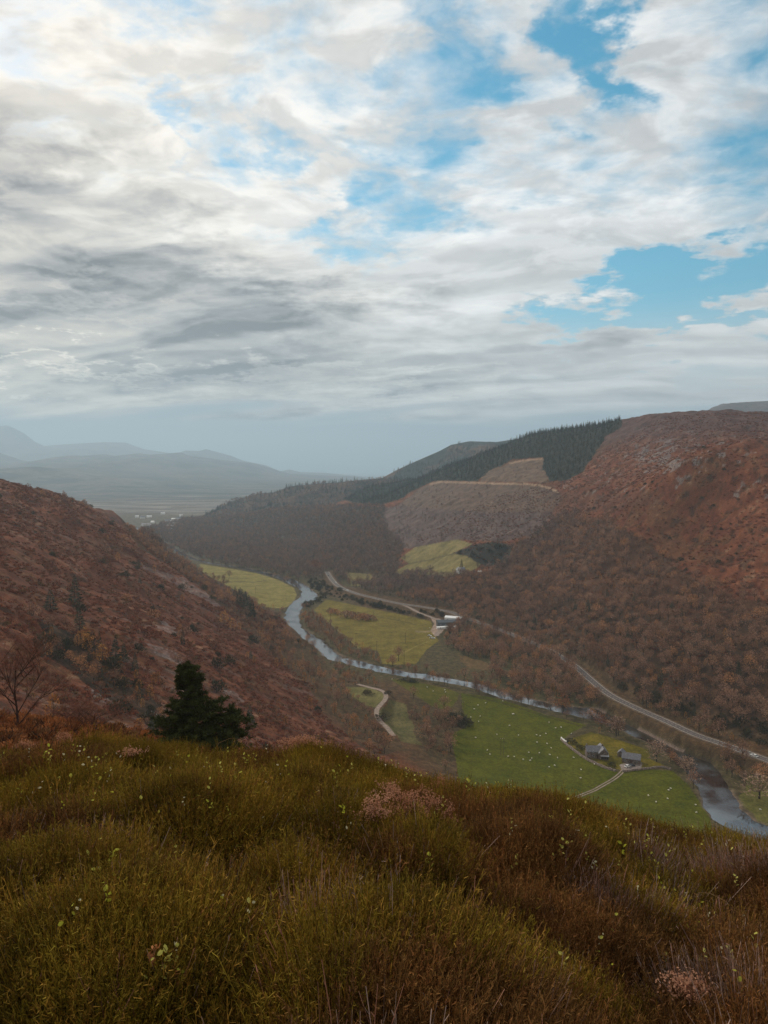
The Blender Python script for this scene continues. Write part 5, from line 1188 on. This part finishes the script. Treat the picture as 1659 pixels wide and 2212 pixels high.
hx, hy = r_*np.sin(t_), r_*np.cos(t_); mk = (mound(hx, hy) > .11) | (hr.random(len(hx)) < .20); hx, hy, r_ = hx[mk], hy[mk], r_[mk]; hz = heath_top(hx, hy); gx_ = (heath_top(hx+.04, hy)-hz)/.04; gy_ = (heath_top(hx, hy+.04)-hz)/.04
sl = np.clip(np.hypot(gx_, gy_), 0, 2.2); az_ = np.arctan2(-gy_, -gx_); lean = np.arctan(sl*.45)
# tilt outwards from each mound, with a random spin about the stem
rot_ = np.zeros((len(hx), 3))
for i in range(len(hx)):
    m3 = Matrix.Rotation(az_[i], 3, 'Z') @ Matrix.Rotation(lean[i], 3, 'Y') @ Matrix.Rotation(hr.random()*6.28, 3, 'Z'); rot_[i] = m3.to_euler()
hn = fbm(hx, hy, 1.5, 3, .6, 5.); hn2 = fbm(hx, hy, .8, 2, .6, 15.)
uu_, vv_ = project(hx, hy, hz)
brownish = hn + .50*np.clip((uu_-850)/800, -1, 1)*np.clip((vv_-1850)/350, 0, 1) + .25*np.clip((vv_-1900)/300, 0, 1) + .0
kd_ = np.where(brownish > .18, 1, 0); kd_ = np.where((hn2 > .46) & (vv_ > 1820), 2, kd_); kd_ = np.where((hr.random(len(hx)) < .03) & (vv_ > 1750), 2, kd_); kd_ = np.where((hn < -.2) & (hr.random(len(hx)) < .12), 1, kd_)
scl_ = hr.uniform(.65, 1.35, len(hx)); scl_ = np.where(hr.random(len(hx)) < .07, scl_*1.35, scl_)
for k, (nm, nom, lb) in enumerate([('heather_green', 'heather', 'dark olive green heather covering the near brow'), ('heather_brown', 'brown_heather', 'rusty brown heather patches on the near brow'), ('heather_dead', 'dead_heather', 'grey bare dead heather twigs among the live shoots')]):
    m = kd_ == k; scatter.rot = rot_[m]; P3 = np.stack([hx[m], hy[m], hz[m]-.15*scl_[m]], 1); scatter(nom, nm, P3, scl_[m], lb, 'heather')
scatter.rot = None
# bracken below the brow
def frond_bush(r, H=.8, Wr=.8, n=150, q=1.0):
    t, c = make_bush(r, H, Wr, n*2, .32); return t, c
F_BRK = foliage('dead_bracken', (.24,.090,.032), (.36,.15,.055), (.20,.10,.045))
K['bracken'] = kind('bracken', frond_bush, 3, F_BRK)
bx = hr.uniform(-130, 45, 9000); by = hr.uniform(30, 175, 9000); m = (np.abs(bx) < by*.75+5) & (np.hypot(bx, by) > 34); bx, by = bx[m], by[m]; bz = height(bx, by)
scatter('bracken', 'bracken', np.stack([bx, by, bz-.15], 1), hr.uniform(.7, 1.7, len(bx)), 'orange brown dead bracken on the shoulder below the brow', 'bracken')
# little leafy sprigs showing above the heather
def leaf_quad(c, d, L, w, n_):
    d = d/np.linalg.norm(d); s = np.cross(d, n_); s /= np.linalg.norm(s)+1e-9; up = np.cross(s, d)
    return [c, c+d*L*.35+s*w/2+up*L*.05, c+d*L*.75+s*w*.38+up*L*.06, c+d*L, c+d*L*.75-s*w*.38+up*L*.06, c+d*L*.35-s*w/2+up*L*.05]
def sprig(r, nl, L, colname):
    st = tube([(0,0,-.10),(.005,0,-.03),(.012,.004,.035)], [.0014,.0012,.0008], 4); parts = []; V = []; F = []
    for i in range(nl):
        a = i*2.4+r.random(); z = -.03+.06*i/max(nl-1, 1); c = np.array([.008, 0, z]); d = np.array([math.cos(a), math.sin(a), .55+.4*r.random()]); q = leaf_quad(c, d, L*(.8+.4*r.random()), L*.62, r.normal(size=3)+[0,0,2])
        k = len(V); V += q; F += [(k, k+1, k+2, k+3), (k, k+3, k+4, k+5)]
    return st, (np.array(V), np.array(F))
def leafmat(name, c1, c2):
    m, N = new_mat(name); oi = N.n('ShaderNodeObjectInfo'); c = N.mix(oi.outputs['Random'], c1+(1,), c2+(1,))
    d = N.n('ShaderNodeBsdfDiffuse', ins={'Color': c}); t = N.n('ShaderNodeBsdfTranslucent', ins={'Color': c}); finish(N, N.n('ShaderNodeMixShader', ins={0: .4, 1: d, 2: t})); return m
stm = mat('sprig_stem', (.12,.06,.03), .8, .2); lfm = leafmat('yellow_green_leaf', (.42,.42,.045), (.62,.58,.16)); lfp = leafmat('pale_leaf', (.62,.58,.36), (.72,.66,.46))
SPR = []
for i in range(5):
    st, lf = sprig(hr, [2, 3, 4, 5, 3][i], [.020, .022, .018, .020, .016][i], '')
    SPR.append((mesh_np('stem', st[0], st[1], stm, link=False).data, mesh_np('leaf', lf[0], lf[1], lfm if i < 4 else lfp, smooth=False, link=False).data))
def gA(x, y, X0, Y0, k): return ((X0+x/k)/1.8228, (Y0+y/k)/1.8228)
sprigs = [gA(x, y, 1800, 3300, 1.355) for x, y in [(1150,370),(1140,405),(1172,412),(1300,415),(1335,460),(1385,500),(1380,485),(1210,565),(960,325),(755,600),(770,625),(570,740),(800,750),(1110,715),(1405,680),(1452,680),(720,210),(755,235),(788,260),(1090,280),(1110,340),(1195,375),(1525,500),(1530,550),(1570,595),(1280,530),(440,290),(630,30),(550,100),(1500,830),(1300,705),(840,510),(1480,270),(1240,240)]]
sprigs += [gA(x, y, 1300, 2900, 1.659) for x, y in [(500,170),(520,180),(430,190),(410,195),(560,130),(565,150),(590,210),(650,160),(310,210),(320,205),(245,270),(360,235),(640,880),(1180,290),(1160,280),(1200,285),(1080,340),(1100,345),(1090,410),(1015,255),(1030,260),(870,320),(890,300),(275,1050),(85,540),(1445,600),(1515,655),(1600,700),(1450,885),(1505,785),(1220,880),(1190,390),(950,365),(730,210),(1180,620)]]
sprigs += [gA(x, y, 0, 2850, 1.659) for x, y in [(1260,262),(1265,270),(705,400),(195,840),(520,780),(620,885),(1115,920),(1525,838),(1350,870),(745,970),(625,1055),(985,785),(20,235),(300,225),(470,210),(490,212),(730,555),(605,548),(1355,305),(1375,325),(1475,210),(1610,262),(1620,266),(1195,575),(255,480),(325,500),(650,520),(1450,340),(1225,295),(1505,650)]]
sprigs += [gA(x, y, 0, 3400, 1.659) for x, y in [(750,65),(740,45),(510,165),(625,145),(630,158),(775,160),(505,390),(495,400),(395,560),(1140,625),(1110,715),(1090,720),(1190,795),(1475,320),(1490,322),(1640,410),(1620,408),(1275,178),(990,785),(1100,810),(680,258),(690,310),(1435,70),(1510,75)]]
sprigs += [(float(u_), float(np.interp(u_, [0, 350, 640, 830, 1200, 1659], [1625, 1625, 1612, 1668, 1720, 1815])) + float(abs(hr.normal())*70)) for u_ in hr.uniform(0, 1659, 115)]
for i, (u, v) in enumerate(sprigs):
    p = on_heath(u, v); k = int(hr.integers(5)); e = bpy.data.objects.new('leaf_sprig', None); COL.objects.link(e); e.location = p + np.array([0, 0, .045]); e.rotation_euler = (hr.normal()*.3, hr.normal()*.3, hr.random()*6.28); s = float(hr.uniform(.8, 1.3))*(1.25 if p[1] > 4.5 else 1); e.scale = (s,)*3
    for nm_, md in zip(('stem', 'leaf'), SPR[k]): o = bpy.data.objects.new(nm_, md); COL.objects.link(o); o.parent = e
    tag(e, ('pale whitish leaf sprig' if k == 4 else 'small yellow green leaf sprig')+' showing above the dark heather', 'leaf sprig', 'pale leaf sprigs in the heather' if k == 4 else 'yellow green leaf sprigs in the heather')
# dried flower heads
def dried(r, n, W_, D_, H):
    st, hd = [], []
    for i in range(n):
        x, y = r.normal()*W_*.42, r.normal()*D_*.4; h = H*(.55+.5*r.random())*(1-.35*(x/W_)**2); tip = np.array([x+r.normal()*.03, y, h])
        st.append(tube([(x*.8, y*.8, -.15), (x*.95, y, h*.5), tip], [.0022, .0018, .0012], 3))
        for k in range(5):
            a = r.random()*6.28; b = tip - np.array([0, 0, h*.55*r.random()]); e = b + np.array([math.cos(a)*.035, math.sin(a)*.035, .035]); st.append(tube([b, e], [.0012, .0008], 3)); hd.append((e, 6))
        hd.append((tip, 9))
    P0 = np.concatenate([np.repeat(c[None], m, 0)+r.normal(size=(m, 3))*.010 for c, m in hd]); 
    return join(st), slivers(P0, r.normal(size=(len(P0), 3)), .013, .008, r, .05)
hdm = leafmat('dried_flower', (.42,.19,.11), (.60,.33,.22)); dst = mat('dried_stem', (.17,.08,.045), .9, .2)
for (u, v, n, W_, D_, H, lb) in [(884,1772,40,.30,.14,.21,'large clump of dried pinkish brown flower heads in the middle of the brow'),(948,1712,14,.16,.10,.14,'smaller dried pink flower clump just right of the large one'),(812,1800,16,.05,.05,.24,'single narrow spike of dried pink flowers below the large clump'),(840,1730,10,.08,.06,.15,'small dried flower tuft at the upper left of the large clump'),
        (650,1606,34,.30,.10,.12,'dried orange flower heads on the skyline right of the large pine'),(52,1612,16,.12,.08,.13,'dried pink flower heads on the skyline at the left edge'),(142,1608,12,.06,.06,.16,'thin dried flower stalk on the skyline right of the leafless birch'),(290,1640,12,.08,.06,.10,'rusty dried flowers left of the pine just below the skyline'),
        (1490,2170,22,.05,.05,.10,'small dried flower stalk near the bottom right corner')]:
    p = on_heath(u, v); e = bpy.data.objects.new('dried_flowers', None); COL.objects.link(e); e.location = p-np.array([0, 0, .03]); tag(e, lb, 'dried flowers')
    a, b_ = dried(hr, n, W_, D_, H); mesh_np('stems', a[0], a[1], dst, parent=e); mesh_np('flower_heads', b_[0], b_[1], hdm, smooth=False, parent=e)
# a curled dead leaf and long bare twigs
p = on_heath(328, 2088); V_, F_ = join([tube([(0,0,-.03),(.004,0,0),(-.002,0,.03),(.006,0,.05),(.016,0,.058)], [.004,.009,.011,.008,.002], 8), tube([(.006,0,.04),(.022,0,.052),(.026,0,.062)], [.003,.002,.001], 5)])
o = mesh_np('curled_leaf', V_, F_, leafmat('orange_leaf', (.62,.24,.09), (.66,.30,.14))); o.location = p; o.scale = (1.1,)*3; tag(o, 'curled pale orange dead leaf standing upright in the lower left heather', 'dead leaf')
for (u, v, du, lb) in [(1600,1985,90,'long arching dry twig over the heather at the lower right'),(455,1590,60,'thin dry grass stalk against the dark pine')]:
    p = on_heath(u, v); k = du/F0*p[1]; t = tube([(0,0,-.05),(k*.3,0,k*.30),(k*.7,0,k*.42),(k,0,k*.36)], [.0028,.0022,.0015,.0008], 5)
    o = mesh_np('dry_twig', t[0], t[1], mat('dry_twig', (.34,.20,.11), .9, .2)); o.location = p; o.rotation_euler = (0, 0, R(150 if u > 1000 else 20)); tag(o, lb, 'twig')
